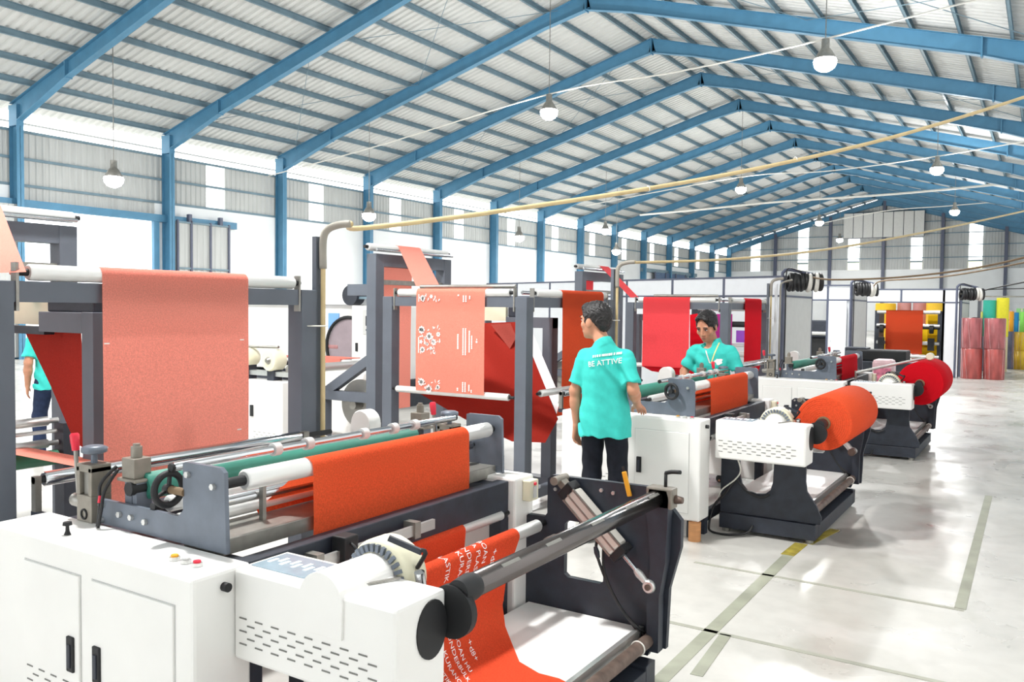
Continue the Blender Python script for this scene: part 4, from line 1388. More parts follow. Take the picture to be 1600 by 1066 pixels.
sheet_from('fabric_strip', 'flat orange-red fabric strip running low behind the left edge post', F_HAZECORAL, rows)

# towers
TW = [(-6.0, 2.25, 3.42), (-6.0, 6.76, 7.95), (-5.9, 11.2, 12.5)]
TLAB = ['grey web tower at the top left, in front of the bright doorway', 'tall grey web tower behind the flower-printed sheet', 'grey web tower with crimson fabric beyond the brick orange sheet']
for i, (x, ya, yb) in enumerate(TW):
    t = thing('web_tower', TLAB[i], 'machine frame', (x, ya, 0), group='web towers')
    Ht = 2.24
    post('post', x, ya, 0.13, 0, Ht, t)
    post('post', x, yb, 0.13, 0, Ht, t)
    MB().box(x - 0.06, x + 0.06, ya + 0.065, yb - 0.065, Ht - 0.13, Ht).build('beam', M_GREY, t)
    MB().box(x - 0.03, x + 0.03, ya + 0.065, yb - 0.065, 1.92, 1.97).build('rail', M_STEEL, t)
    MB().box(x - 0.05, x + 0.05, ya + 0.065, yb - 0.065, 0.05, 0.15).build('beam', M_GREY, t)
    roller_y(x - 0.02, Ht + 0.07, ya - 0.1, yb + 0.08, 0.04, t, M_GPANEL)
    roller_y(x + 0.09, Ht + 0.04, ya - 0.08, yb + 0.05, 0.016, t, M_CHROME, axle=False)
    MB().path([(x + 0.06, yb - 0.4, 1.95), (x + 0.1, yb - 0.4, 1.95), (x + 0.1, yb - 0.4, 2.03)], 0.01, 6, 2).build('stop_lever', M_STEEL, t)
    # side arm and brace to the left
    MB().box(x - 1.05, x - 0.06, ya - 0.05, ya + 0.05, 0.66, 0.76).build('side_arm', M_GREY, t)
    MB().bar((x - 0.72, ya, 0.72), (x - 0.06, ya, 1.12), 0.09, 0.1).build('brace', M_GREY, t)
    post('side_leg', x - 0.72, ya, 0.1, 0, 0.66, t)
    MB().box(x - 0.35, x - 0.06, ya - 0.05, ya + 0.05, 1.80, 1.92).build('top_arm', M_GREY, t)
    dsk = MB().lathe((x - 0.3, ya + 0.10, 0.62), (x - 0.3, ya + 0.13, 0.62), [(0, 0.27), (1, 0.27)], 32).build('edge_disc', mat('grey_disc', (168, 166, 160), 0.5, var=0.08), t)
    MB().tube((x - 0.3, ya - 0.02, 0.62), (x - 0.3, ya + 0.12, 0.62), 0.05, 14).build('hub', M_STEEL, dsk)

# web climbing the tower and strip running down to the frame
def tower_web(i, m, lab1, lab2, ya, yb, bottom):
    x = TW[i][0]
    H = 2.31
    rows = [((x - 0.08, ya, 0.55), (x - 0.08, yb, 0.55)), ((x - 0.08, ya, 1.4), (x - 0.08, yb, 1.4)), ((x - 0.064, ya, 2.2), (x - 0.064, yb, 2.2))]
    sheet_from('tower_fabric', lab1, m, rows)
    y0, y1 = bottom[0], bottom[1]
    top = over_roller(x - 0.02, H, 0.043, y0, y1, 180, 40)
    n = 8
    a0, b0 = Vector(top[-1][0]), Vector(top[-1][1])
    A, B = Vector(bottom[2]), Vector(bottom[3])
    rows = list(top)
    for k in range(1, n + 1):
        rows.append((a0.lerp(A, k / n), b0.lerp(B, k / n)))
    sheet_from('fabric_strip', lab2, m, rows)


ybar = FR[1][1] + 0.05
tower_web(1, F_HAZECORAL, 'coral fabric rising up the tall web tower behind the printed sheet', 'pale coral fabric strip slanting from the tower to the printed sheet', 6.9, 7.45,
          (PX(621, 392, -6.0).y, PX(656, 394, -6.0).y, PY(650, 447, ybar), PY(687, 447, ybar)))
ybar = FR[0][1] + 0.05
tower_web(0, F_HAZECORAL, 'coral fabric rising up the web tower beyond the left picture edge', 'coral fabric strip slanting down at the left picture edge', 2.4, 3.0,
          (PX(0, 335, -6.0).y - 0.75, PX(0, 335, -6.0).y, PY(-90, 430, ybar), PY(41, 425, ybar)))
ybar = FR[2][1] + 0.05
tower_web(2, F_PINKRED, 'crimson fabric rising up the web tower beyond the brick orange sheet', 'pink-red fabric strip slanting down from the third web tower', 11.35, 11.75,
          (PX(937, 420, -5.9).y, PX(951, 420, -5.9).y, PY(985, 465, ybar), PY(998, 465, ybar)))
# pinkish red strip lying flat on nearest frame top left corner
rows = [((-5.0, 1.72, 1.735), (-5.0, 1.84, 1.735)), (PY(40, 434, 1.72), PY(40, 432, 1.84))]
# pink-red sheet on the front of the third frame
xp, ya, yb, xo = FR[2]
YP = ya - 0.067
xa_, xb_ = PY(1004, 520, YP).x, PY(1077, 520, YP).x
rows = [((xa_, YP, 0.93), (xb_, YP, 0.93)), ((xa_, YP - 0.003, 1.4), (xb_, YP - 0.003, 1.4)), ((xa_, YP, 1.78), (xb_, YP, 1.78))] + over_roller_x(ya - 0.03, 1.816, 0.0365, xa_, xb_, 180, 60)
s3 = sheet_from('fabric_sheet', 'pink-red fabric sheet hanging between the two men', F_PINKRED, rows)
rows = [((xa_, YP, 0.93), (xb_, YP, 0.93)), ((xa_ + 0.1, YP + 0.1, 0.86), (xb_ + 0.1, YP + 0.1, 0.84)), ((xa_ + 0.25, YP + 0.5, 0.80), (xb_ + 0.3, YP + 0.5, 0.78))]
sheet_from('return_web', None, F_RED, rows, parent=s3)
tri3 = [PY(1078, 492, 11.4), PY(1090, 490, 11.4), PY(1100, 540, 11.3), PY(1112, 590, 11.2), PY(1078, 590, 11.2)]
fan_sheet('folded_fabric', 'bright red folded fabric triangle left of the man looking down', F_RED, tri3, 0)
f3 = thing('former_stand', 'grey inverted-L stand left of the pink-red sheet', 'stand', (PY(996, 520, 10.9).x, 10.9, 0), group='former stands')
p3 = PY(996, 520, 10.9).x
MB().box(p3 - 0.05, p3 + 0.05, 10.85, 10.95, 0, 1.62).build('post', M_GREY, f3)
MB().box(p3 - 0.12, p3 + 0.5, 10.86, 10.94, 1.53, 1.62).build('arm', M_GREY, f3)
# pink machine behind the man: magenta web on dark rollers
mg = thing('printing_unit', 'dark printing unit with magenta fabric behind the man looking down', 'machine', (PY(1120, 560, 14).x, 14, 0))
xm0, xm1 = PY(1085, 560, 14).x, PY(1172, 560, 14).x
for xx in (xm0, xm1):
    MB().box(xx - 0.05, xx + 0.05, 13.95, 14.6, 0, 1.75).build('side_frame', M_BLACK, mg)
for zz, r in ((1.72, 0.05), (1.45, 0.05), (0.95, 0.05), (1.1, 0.03)):
    MB().tube((xm0, 14.0, zz), (xm1, 14.0, zz), r, 14).build('roller', M_ROLL if zz != 1.45 else M_DARK, mg)
MB().box(xm0 + 0.1, xm1 - 0.3, 13.93, 13.95, 0.9, 1.62).build('web', F_MAGENTA, mg)
MB().box(xm1 - 0.22, xm1 - 0.05, 13.92, 13.94, 1.15, 1.35).build('panel', mat('violet_panel', (150, 70, 190), 0.5), mg)

# ================================================================== PARTITION ROOMS
HP, HD = 2.31, 1.95


def partition(a, b, n, door=None, name='partition_wall', label=None, thick=0.06, m=None, doors_open=None):
    """panelled partition from a to b (x,y); n bays; door: set of open bays"""
    a, b = Vector((a[0], a[1], 0)), Vector((b[0], b[1], 0))
    o = thing(name, label, 'partition', a)
    d = (b - a) / n
    for i in range(n):
        p, q = a + d * i, a + d * (i + 1)
        mid = Vector((0, 0, 1))
        MB().bar(p + mid * (HD + HP) / 2, q + mid * (HD + HP) / 2, 0.04, HP - HD).build('header_panel', m or M_PANEL, o)
        if not door or i not in door:
            MB().bar(p + mid * HD / 2, q + mid * HD / 2, 0.04, HD).build('panel', m or M_PANEL, o)
    for i in range(n + 1):
        p = a + d * i
        z0 = 0 if (i in (0, n) or not door or not ({i, i - 1} <= set(door))) else HD
        MB().box(p.x - 0.025, p.x + 0.025, p.y - 0.03, p.y + 0.03, z0, HP).build('mullion', M_PFRAME, o)
    for z in (HP - 0.015, HD):
        MB().bar(a + Vector((0, 0, z)), b + Vector((0, 0, z)), 0.065, 0.035).build('rail', M_PFRAME, o)
    return o


partition((-12.5, 18.5), (-4.0, 15.3), 7, None, label='long white panelled partition with dark rails behind the folding frames')
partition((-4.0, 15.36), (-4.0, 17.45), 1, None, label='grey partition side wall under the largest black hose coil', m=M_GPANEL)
partition((-4.95, 21.0), (-3.9, 21.0), 2, {0}, label='white partition with open doorway between the two nearer hose coils')
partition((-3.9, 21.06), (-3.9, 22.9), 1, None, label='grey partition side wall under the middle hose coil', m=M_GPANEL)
cpart = partition((-4.4, 25.0), (-2.33, 25.0), 2, {0, 1}, label='white partition header over the opening with the brick orange web')
partition((-2.33, 25.0), (-1.93, 25.0), 1, None, label='narrow white partition door beside the wrapped pink rolls')
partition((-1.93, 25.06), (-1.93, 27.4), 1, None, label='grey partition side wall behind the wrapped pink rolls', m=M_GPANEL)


def hose_coil(p, L, R, label, n):
    p = Vector(p)
    o = thing('hose_coil', label, 'hose coil', p - Vector((0, 0, R)), group='black hose coils on the partition corners')
    d = Vector((0.93, 0.36, 0)).normalized()
    for k in range(n):
        c = p + d * (L * k / (n - 1)) + Vector((0, 0, random.uniform(-0.015, 0.015)))
        white = k in (n // 2 + 1, n - 2)
        MB().torus(c, d + Vector((random.uniform(-.12, .12), random.uniform(-.12, .12), random.uniform(-.1, .1))), R * random.uniform(0.72, 0.85), R * 0.24, 22, 8).build('hose_turn', M_WCABLE if white else M_CABLE, o)
    MB().tube(p - d * 0.06, p + d * (L + 0.04), 0.022, 8).build('hanger_pipe', M_STEEL, o)
    # pipe coming up the corner and bending over
    q = p - d * 0.1
    MB().path([(q.x - 0.02, q.y - 0.06, 0.0), (q.x - 0.02, q.y - 0.06, 1.5), (q.x - 0.02, q.y - 0.06, HP - 0.05), (q.x + 0.0, q.y - 0.06, HP + 0.06), (q.x + 0.1, q.y - 0.02, HP + 0.1), (p.x + 0.35, p.y + 0.1, HP + 0.02)], 0.028, 8).build('riser_pipe', M_PFRAME, o)
    MB().path([(q.x + 0.05, q.y - 0.07, 0.0), (q.x + 0.05, q.y - 0.07, 1.6), (q.x + 0.05, q.y - 0.07, HP), (q.x + 0.1, q.y - 0.04, HP + 0.12), (q.x + 0.3, q.y, HP + 0.06)], 0.012, 6).build('riser_cable', M_CABLE, o)
    return o


hose_coil((-3.86, 15.25, 2.20), 0.5, 0.17, 'largest black hose coil with pale bands, nearest partition corner', 9)
hose_coil((-3.76, 20.9, 2.20), 0.42, 0.16, 'middle black hose coil on the second partition corner', 8)
hose_coil((-1.88, 24.65, 2.17), 0.48, 0.16, 'black hose coil above the wrapped pink rolls', 8)
# pipe bend left of the first corner
b1 = thing('conduit_pipe', 'thin bent conduit rising beside the grey partition corner', 'conduit', (-3.42, 12.45, 0))
MB().path([(-3.30, 12.5, 0), (-3.30, 12.5, 1.6), (-3.30, 12.5, 2.02), (-3.27, 12.52, 2.1), (-3.16, 12.6, 2.14)], 0.014, 8).build('pipe', M_GCOND, b1)
MB().box(-3.37, -3.335, 12.45, 12.49, 0, 2.08).build('flat_post', M_PANEL, b1)
# doors of the rooms
for (x0, x1, y, lab) in ((-4.38, -3.98, 20.94, 'white door leaf standing in the doorway between hose coils'),):
    d = thing('partition_door', lab, 'door', (x0, y, 0))
    MB().box(x0, x1, y - 0.04, y, 0.0, HD - 0.02).build('leaf', M_PANEL, d)
    MB().tube((x0 + 0.06, y - 0.04, 0.98), (x0 + 0.06, y - 0.09, 0.98), 0.012, 8).build('handle', M_CHROME, d)

# printing machine inside the last room: brick orange web between dark side frames
pm = thing('printing_unit', 'dark printing unit with brick orange web inside the partition opening', 'machine', (-3.4, 26.6, 0))
for xx in (-4.2, -2.55):
    MB().box(xx - 0.06, xx + 0.06, 26.5, 27.4, 0, 1.72).build('side_frame', M_BLACK, pm)
for zz, m in ((1.68, M_ALU), (1.30, M_ALU), (0.80, M_ALU), (1.25, M_DARK), (0.42, M_ALU)):
    MB().tube((-4.2, 26.5, zz), (-2.55, 26.5, zz), 0.05, 12).build('roller', m, pm)
MB().box(-3.95, -2.98, 26.42, 26.44, 0.50, 1.73).build('web', F_BRICK, pm)
MB().box(-3.95, -2.98, 26.42, 26.7, 1.72, 1.735).build('web_top', F_BRICK, pm)
MB().box(-2.9, -2.6, 26.9, 27.0, 0.6, 1.6).build('web', F_YELLOW, pm)
for xx in (-4.05, -2.75):
    MB().lathe((xx - 0.05, 26.4, 1.2), (xx + 0.05, 26.4, 1.2), [(0, 0.12), (1, 0.12)], 16).build('gear', M_DARK, pm)
    MB().box(xx - 0.08, xx + 0.08, 26.3, 26.45, 0.6, 0.95).build('gear_box', M_DARK, pm)
# yellow and pink stock seen over it
stock = [(-4.25, 28.2, 'yellow'), (-3.75, 28.3, 'pink'), (-3.3, 28.3, 'pink'), (-2.85, 28.3, 'peach')]
dm = thing('folding_machine', 'low black machine in front of the partition opening', 'machine', (-2.9, 19.6, 0))
MB().box(-3.6, -2.15, 19.4, 20.3, 0.12, 0.62).build('body', M_BLACK, dm, bevel=0.02)
MB().box(-3.5, -2.5, 19.5, 20.2, 0.62, 0.86).build('hood', M_DARK, dm, bevel=0.03)
MB().box(-3.75, -3.3, 19.6, 20.1, 0.62, 0.9).build('feeder', M_BLACK, dm, bevel=0.02)
for fx in (-3.5, -2.25):
    MB().box(fx - 0.06, fx + 0.06, 19.5, 20.2, 0, 0.12).build('foot', M_BLACK, dm)
dm2 = thing('slitting_machine', 'black machine inside the middle doorway', 'machine', (-4.6, 22.4, 0))
MB().box(-5.3, -4.1, 22.1, 22.9, 0.1, 1.0).build('body', M_DARK, dm2, bevel=0.02)
MB().box(-5.1, -4.45, 22.2, 22.8, 1.0, 1.45).build('hood', M_BLACK, dm2, bevel=0.03)
MB().tube((-5.2, 22.05, 1.12), (-4.2, 22.05, 1.12), 0.05, 12).build('roller', M_ALU, dm2)
for fx in (-5.2, -4.2):
    MB().box(fx - 0.06, fx + 0.06, 22.2, 22.8, 0, 0.1).build('foot', M_BLACK, dm2)
bk = thing('wrapped_parcel', 'pinkish wrapped parcel standing beside the third machine', 'parcel', (-1.95, 12.9, 0))
MB().box(-2.08, -1.80, 12.8, 13.1, 0.0, 1.02).build('body', mat('pink_wrap', (226, 190, 196), 0.4, var=0.2, scale=8), bk, bevel=0.05)
MB().box(-2.05, -1.83, 12.79, 12.8, 0.3, 0.9).build('film_label', mat('pink_film', (214, 120, 146), 0.4, var=0.4, scale=20), bk)

# ================================================================== STOCK ROLLS BY THE FAR AISLE
M_WRAP = mat('cling_film', (206, 170, 172), 0.25, var=0.1, scale=14, spec=0.6)


def stock_roll(x, y, z, R, H, rgb, label, wrapped=False, cat='fabric roll', group='stock rolls at the end of the aisle'):
    o = thing('stock_roll', label, cat, (x, y, z), group=group)
    key = 'roll_%d_%d_%d' % rgb + ('_w' if wrapped else '')
    m = mat(key, rgb, 0.3 if wrapped else 0.8, var=0.42 if wrapped else 0.05, scale=7 if wrapped else 30, aniso=(1, 1, 0.3) if wrapped else None, spec=0.6 if wrapped else 0.2, bump=0.5 if wrapped else 0.1, bscale=10 if wrapped else 120)
    MB().lathe((x, y, z), (x, y, z + H), [(0, R * 0.97), (0.02, R), (0.98, R), (1, R * 0.96)], 36).build('wound_fabric', m, o)
    MB().lathe((x, y, z + H), (x, y, z + H + 0.004), [(0, 0.06), (1, 0.06)], 18).build('core_tube', M_BROWNC, o)
    if wrapped:
        mb = MB()
        for k in range(5):
            a = -PI / 2 + random.uniform(-1.2, 1.2)
            mb.bar((x + R * 1.003 * math.cos(a), y + R * 1.003 * math.sin(a), z + 0.02), (x + R * 1.003 * math.cos(a + random.uniform(-.4, .4)), y + R * 1.003 * math.sin(a), z + H - 0.02), 0.006, 0.004, (0, 1, 0))
        tag(mb.build('film_creases', M_WRAP, o), kind='stuff')
    return o


PK = (158, 86, 88)
PK2 = (160, 74, 70)
stock_roll(-1.615, 24.6, 0.0, 0.245, 0.775, PK2, 'cling-wrapped pink roll, bottom left of the stack of four', True)
stock_roll(-1.11, 24.65, 0.0, 0.24, 0.775, PK2, 'cling-wrapped pink roll, bottom right of the stack of four', True)
stock_roll(-1.63, 24.6, 0.779, 0.24, 0.775, PK, 'cling-wrapped pink roll, top left of the stack of four', True)
stock_roll(-1.12, 24.65, 0.779, 0.245, 0.775, PK, 'cling-wrapped pink roll, top right of the stack of four', True)
RB = [(-1.74, (70, 60, 110)), (-1.43, (210, 190, 180)), (-1.10, (240, 214, 150))]
stock_roll(-1.43, 28.1, 0.0, 0.16, 1.0, (150, 160, 190), 'pale lower roll hidden behind the pink stack, under the teal roll')
stock_roll(-1.10, 28.1, 0.0, 0.155, 1.0, (224, 210, 170), 'pale lower roll behind the pink stack, under the tall yellow roll')
stock_roll(-1.43, 28.1, 1.004, 0.165, 1.05, (70, 186, 164), 'teal green fabric roll standing above the pink stack')
stock_roll(-1.10, 28.1, 1.004, 0.16, 1.12, (248, 236, 70), 'bright yellow fabric roll beside the teal roll')
stock_roll(-1.78, 28.3, 0.0, 0.1, 1.55, (72, 30, 52), 'dark maroon thin roll left of the teal roll')
stock_roll(-1.62, 28.5, 0.0, 0.05, 1.72, (232, 226, 120), 'pale yellow thin roll just left of the teal roll')
stock_roll(-0.925, 29.6, 0.0, 0.09, 1.13, (104, 108, 140), 'navy roll wrapped in clear film beside pink stack', True)
stock_roll(-0.64, 29.6, 0.0, 0.19, 0.55, (232, 182, 44), 'yellow wrapped roll, lower one at the right picture edge', True)
stock_roll(-0.64, 29.6, 0.554, 0.19, 0.57, (240, 186, 40), 'yellow wrapped roll, upper one at the right picture edge', True)
stock_roll(-0.92, 29.6, 1.134, 0.062, 0.6, (246, 172, 60), 'orange fabric roll right of the bright yellow roll')
stock_roll(-0.79, 29.62, 1.128, 0.062, 0.58, (52, 140, 204), 'bright blue fabric roll near the right picture edge')
stock_roll(-0.64, 29.62, 1.128, 0.066, 0.6, (150, 232, 110), 'lime green fabric roll at the right picture edge')
stock_roll(-0.49, 29.62, 1.128, 0.07, 0.6, (240, 200, 120), 'pale orange fabric roll cut by the right picture edge')
# shelf rack behind them with small goods
rk = thing('storage_rack', 'grey storage rack behind the stock rolls at the right edge', 'rack', (-0.6, 31.5, 0))
for xx in (-1.9, -0.2, 1.2):
    MB().box(xx - 0.04, xx + 0.04, 31.4, 32.0, 0, 2.25).build('upright', M_GREY, rk)
for zz in (0.6, 1.45, 2.2):
    MB().box(-1.94, 1.24, 31.4, 32.0, zz, zz + 0.04).build('shelf', M_STEEL, rk)
for (x0, w, h, c, lab) in ((-0.85, 0.3, 0.35, (150, 216, 140), 'green box on the rack above the blue roll'), (-0.45, 0.32, 0.3, (246, 190, 150), 'peach box on the rack at the right edge'), (-1.25, 0.3, 0.28, (240, 200, 200), 'pink box on the rack behind the teal roll'), (-0.05, 0.3, 0.36, (230, 176, 90), 'orange box on the rack cut by the right edge')):
    bxo = thing('storage_box', lab, 'box', (x0 + w / 2, 31.6, 1.49), group='boxes on the storage rack')
    MB().box(x0, x0 + w, 31.45, 31.8, 1.49, 1.49 + h).build('carton', mat('box_%d_%d_%d' % c, c, 0.7), bxo, bevel=0.01)
    MB().box(x0 + w * 0.42, x0 + w * 0.58, 31.445, 31.8, 1.49 + h * 0.3, 1.491 + h).build('tape', M_CREAM, bxo)
# yellow and pink stock inside the last room
sg = 'stock rolls inside the last room'
for (x, y, z, R, H, c, lab) in ((-4.35, 29.0, 0, 0.3, 1.95, (244, 196, 60), 'tall yellow roll inside the last room, at its left'), (-3.85, 29.3, 0, 0.2, 2.0, (206, 150, 146), 'dusty pink roll inside the last room, above the orange web'),
                                (-3.40, 29.3, 0, 0.2, 2.0, (200, 142, 140), 'second dusty pink roll inside the last room, right of the first'), (-2.95, 29.0, 0, 0.24, 1.98, (246, 200, 70), 'yellow roll inside the last room, at its right')):
    stock_roll(x, y, z, R, H, c, lab, False, group=sg)
for (x, z) in ((-2.78, 0.35), (-2.78, 0.95)):
    o = thing('lying_roll', ('lower' if z < 0.6 else 'upper') + ' yellow roll lying inside the last room, right of orange web', 'fabric roll', (x, 28.2, z - 0.3), group='yellow lying rolls')
    MB().lathe((x - 0.45, 28.2, z), (x + 0.45, 28.2, z), [(0, 0.28), (0.02, 0.3), (0.98, 0.3), (1, 0.28)], 28).build('wound_fabric', F_YELLOW, o)
    MB().lathe((x - 0.47, 28.2, z), (x + 0.47, 28.2, z), [(0, 0.05), (1, 0.05)], 14).build('core_tube', M_BROWNC, o)
    if z < 0.6:
        MB().box(x - 0.4, x + 0.4, 28.0, 28.4, 0.0, 0.06).build('chock', M_WOOD, o)

# ================================================================== SECOND ROW OF MACHINES FAR LEFT
bm2 = thing('slitting_machine', 'white cabinet machine with pale discs behind the coral sheet', 'machine', (-7.0, 6.2, 0))
MB().box(-8.1, -6.68, 6.1, 6.35, 0.12, 0.885).build('cabinet', M_WHITE, bm2, bevel=0.012)
MB().box(-7.16, -7.12, 6.085, 6.1, 0.50, 0.62).build('handle', M_DARK, bm2)
vs = MB()
vent_slots(vs, -7.12, -6.74, (0.34, 0.31, 0.28), 6.099, 0.035, 0.075)
tag(vs.build('vent_slots', mat('slot_shadow_grey', (120, 120, 116), 0.7), bm2), kind='stuff')
MB().box(-8.1, -6.7, 7.6, 7.85, 0.12, 0.885).build('cabinet', M_WHITE, bm2, bevel=0.012)
for fx in (-8.0, -6.8):
    for fy in (6.2, 7.7):
        MB().tube((fx, fy, 0), (fx, fy, 0.12), 0.03, 10).build('foot', M_BLACK, bm2)
for (x, z, r) in ((-7.35, 1.12, 0.10), (-6.95, 1.10, 0.115)):
    dd = MB().lathe((x, 6.15, z), (x, 6.32, z), [(0, r * 0.9), (0.1, r), (0.9, r), (1, r * 0.9)], 28).build('brake_disc', M_CREAM, bm2)
    MB().lathe((x, 6.12, z), (x, 6.16, z), [(0, 0.02), (0.5, 0.035), (1, 0.05)], 16).build('hub', M_STEEL, dd)
    MB().box(x - 0.05, x + 0.05, 6.18, 6.3, 0.885, z - r * 0.6).build('disc_stand', M_BLACK, bm2)
MB().box(-8.0, -6.7, 6.2, 6.3, 0.93, 0.98).build('rail', M_ALU, bm2)
MB().tube((-6.8, 6.3, 1.0), (-6.8, 7.7, 1.0), 0.05, 14).build('roller', M_ALU, bm2)
MB().tube((-8.0, 6.25, 1.22), (-6.9, 6.25, 1.24), 0.015, 8).build('rod', M_STEEL, bm2)

# printing press enclosure with control cabinet
pr = thing('printing_press', 'white printing press with control cabinet, screen and dark drum wheel', 'machine', (-10.3, 10.9, 0))
MB().box(-13.5, -9.82, 10.9, 11.9, 0.5, 1.70).build('enclosure', M_WHITE, pr, bevel=0.02)
MB().box(-13.5, -9.2, 10.8, 11.9, 1.70, 1.80).build('roof_panel', M_PANEL, pr)
cc = MB().box(-9.79, -9.12, 10.45, 11.6, 0.1, 1.69).build('control_cabinet', M_WHITE, pr, bevel=0.012)
MB().box(-9.53, -9.2, 10.435, 10.45, 1.22, 1.62).build('instrument_panel', M_GPANEL, cc)
MB().box(-9.46, -9.26, 10.425, 10.44, 1.36, 1.52).build('screen_bezel', M_DARK, cc)
MB().box(-9.43, -9.29, 10.42, 10.428, 1.38, 1.50).build('screen', M_SCREEN, cc)
MB().box(-9.69, -9.65, 10.43, 10.45, 0.93, 1.07).build('handle', M_DARK, cc)
kb = MB()
for k in range(4):
    kb.tube((-9.45 + k * 0.06, 10.45, 1.29), (-9.45 + k * 0.06, 10.43, 1.29), 0.014, 10)
tag(kb.build('button_row', M_BLACK, cc), kind='stuff')
MB().lathe((-9.95, 10.55, 1.0), (-9.95, 10.85, 1.0), [(0, 0.46), (0.1, 0.5), (0.9, 0.5), (1, 0.46)], 36).build('drum_wheel', mat('grey_mauve_drum', (150, 136, 142), 0.4, var=0.08), pr)
MB().torus((-9.95, 10.53, 1.0), (0, 1, 0), 0.49, 0.028, 36, 8).build('drum_rim', M_DARK, pr)
MB().lathe((-9.98, 10.6, 1.86), (-9.98, 10.95, 1.86), [(0, 0.17), (1, 0.17)], 24).build('fan_drum', M_BLACK, pr)
MB().box(-9.9, -9.2, 10.65, 10.75, 1.80, 1.84).build('duct', M_PURLIN, pr)
MB().tube((-10.9, 10.6, 0.98), (-10.2, 10.6, 0.98), 0.06, 12).build('web_roller', mat('mauve_roller', (170, 120, 120), 0.5), pr)
MB().box(-10.75, -10.5, 10.88, 10.9, 1.15, 1.55).build('window', M_BLUEP, pr)
MB().box(-10.0, -9.9, 10.86, 10.9, 1.35, 1.55).build('meter', M_GPANEL, pr)
MB().box(-13.4, -9.0, 10.5, 11.8, 0.0, 0.45).build('bed', M_BLACK, pr)
# orange web dropping in front of the press
ow = thing('web_stand', 'dark roller stand with orange web in front of the white press', 'roller stand', (-8.2, 8.9, 0))
xo0, xo1 = PY(478, 640, 8.4).x, PY(531, 640, 8.4).x
for xx in (xo0 - 0.5, xo1 + 0.35):
    MB().box(xx - 0.04, xx + 0.04, 8.4, 8.9, 0, 0.95).build('side_frame', M_BLACK, ow)
for zz, m, rr in ((0.92, M_ROLL, 0.035), (0.80, M_ROLL, 0.03), (0.52, M_STEEL, 0.04), (0.35, M_DARK, 0.06)):
    MB().tube((xo0 - 0.5, 8.45, zz), (xo1 + 0.35, 8.45, zz), rr, 12).build('roller', m, ow)
MB().box(xo0 + 0.12, xo1, 8.40, 8.41, 0.25, 0.955).build('web', F_HAZECORAL, ow)
MB().box(xo0 - 0.5, xo1, 8.40, 8.8, 0.955, 0.965).build('web_top', F_HAZECORAL, ow)

# ================================================================== CABLES IN THE AIR
def cable(name, label, pts, r, m, ties=0):
    pts = [Vector(p) for p in pts]
    o = MB().path(pts, r, 8, 8).build(name, m, base=pts[0])
    tag(o, label, 'cable')
    return o


c1 = CONDUIT_TOPS[0]
cb = cable('overhead_conduit', 'thick cream conduit sagging from the nearest folding frame up to the right', [c1, PD(560, 357, 5.1), PD(700, 341, 5.4), PD(800, 327, 5.6), PD(1000, 297, 6.1), PD(1200, 260, 6.7), PD(1400, 213, 7.3), PD(1600, 152, 8.0), PD(1760, 96, 8.6)], 0.016, M_CONDUIT)
for (px, py, dd) in ((1013, 295, 6.13), (1243, 249, 6.83), (1519, 178, 7.72)):
    p = PD(px, py, dd)
    MB().torus(p, (0.5, 0.8, 0.25), 0.018, 0.004, 14, 5).build('cable_tie', M_WCABLE, cb)
c2 = CONDUIT_TOPS[1]
cable('overhead_conduit', 'thin cream conduit running right from the second folding frame', [c2, PD(1000, 410, 8.7), PD(1140, 405, 9.4), PD(1290, 390, 10.3), PD(1450, 362, 11.6), PD(1600, 330, 13.2), PD(1700, 306, 14)], 0.014, M_CONDUIT)
cable('overhead_cable', 'white lamp cable slung across the hall past the two nearest bay lamps', [(-25.4, 22.5, 6.6), (-19.0, 21.5, 7.0), (-12.1, 20.9, 7.72), (-8.0, 20.2, 7.62), (-4.35, 19.7, 7.72), (1.35, 19.5, 8.3)], 0.022, M_WCABLE)
cable('overhead_cable', 'white lamp cable across the hall at the second lamps', [(-20.0, 38.5, 6.9), (-12.05, 38.2, 7.72), (-8, 37.5, 7.6), (-3.8, 36.6, 7.72), (1.3, 36.2, 8.2)], 0.025, M_WCABLE)
cable('overhead_cable', 'bright white pipe slung across the far hall below the roof', [PD(1000, 336, 50), PD(1100, 327, 48), PD(1210, 316, 47), PD(1400, 303, 45), PD(1600, 284, 43), PD(1700, 272, 42)], 0.06, M_WCABLE)
cable('overhead_cable', 'thin pale cable crossing in front of the far wall panel', [PD(1270, 352, 60), PD(1380, 330, 57), PD(1480, 322, 55), PD(1600, 312, 52)], 0.03, M_WCABLE)
cable('overhead_cable', 'brown cable sagging from the largest hose coil towards the right', [(-3.5, 15.3, 2.28), PD(1300, 437, 14.2), PD(1380, 435, 14.0), PD(1460, 428, 13.6), PD(1540, 416, 13.0), PD(1620, 398, 12.4)], 0.016, M_BROWNC)
cable('overhead_cable', 'dark brown cable sagging from the middle hose coil towards the right', [(-3.4, 20.9, 2.28), PD(1380, 439, 18.5), PD(1460, 434, 16.5), PD(1540, 422, 15.0), PD(1640, 402, 14.0)], 0.016, M_BROWNC)
cable('overhead_cable', 'dark cable running right from the hose coil above pink rolls', [(-1.45, 24.7, 2.25), PD(1545, 452, 21.5), PD(1570, 447, 20.5), PD(1620, 437, 19)], 0.018, M_CABLE)
cable('overhead_cable', 'thin horizontal cable behind the yellow roll at right', [(-1.9, 29.0, 2.35), PD(1560, 452, 26), PD(1640, 450, 25)], 0.014, M_CABLE)

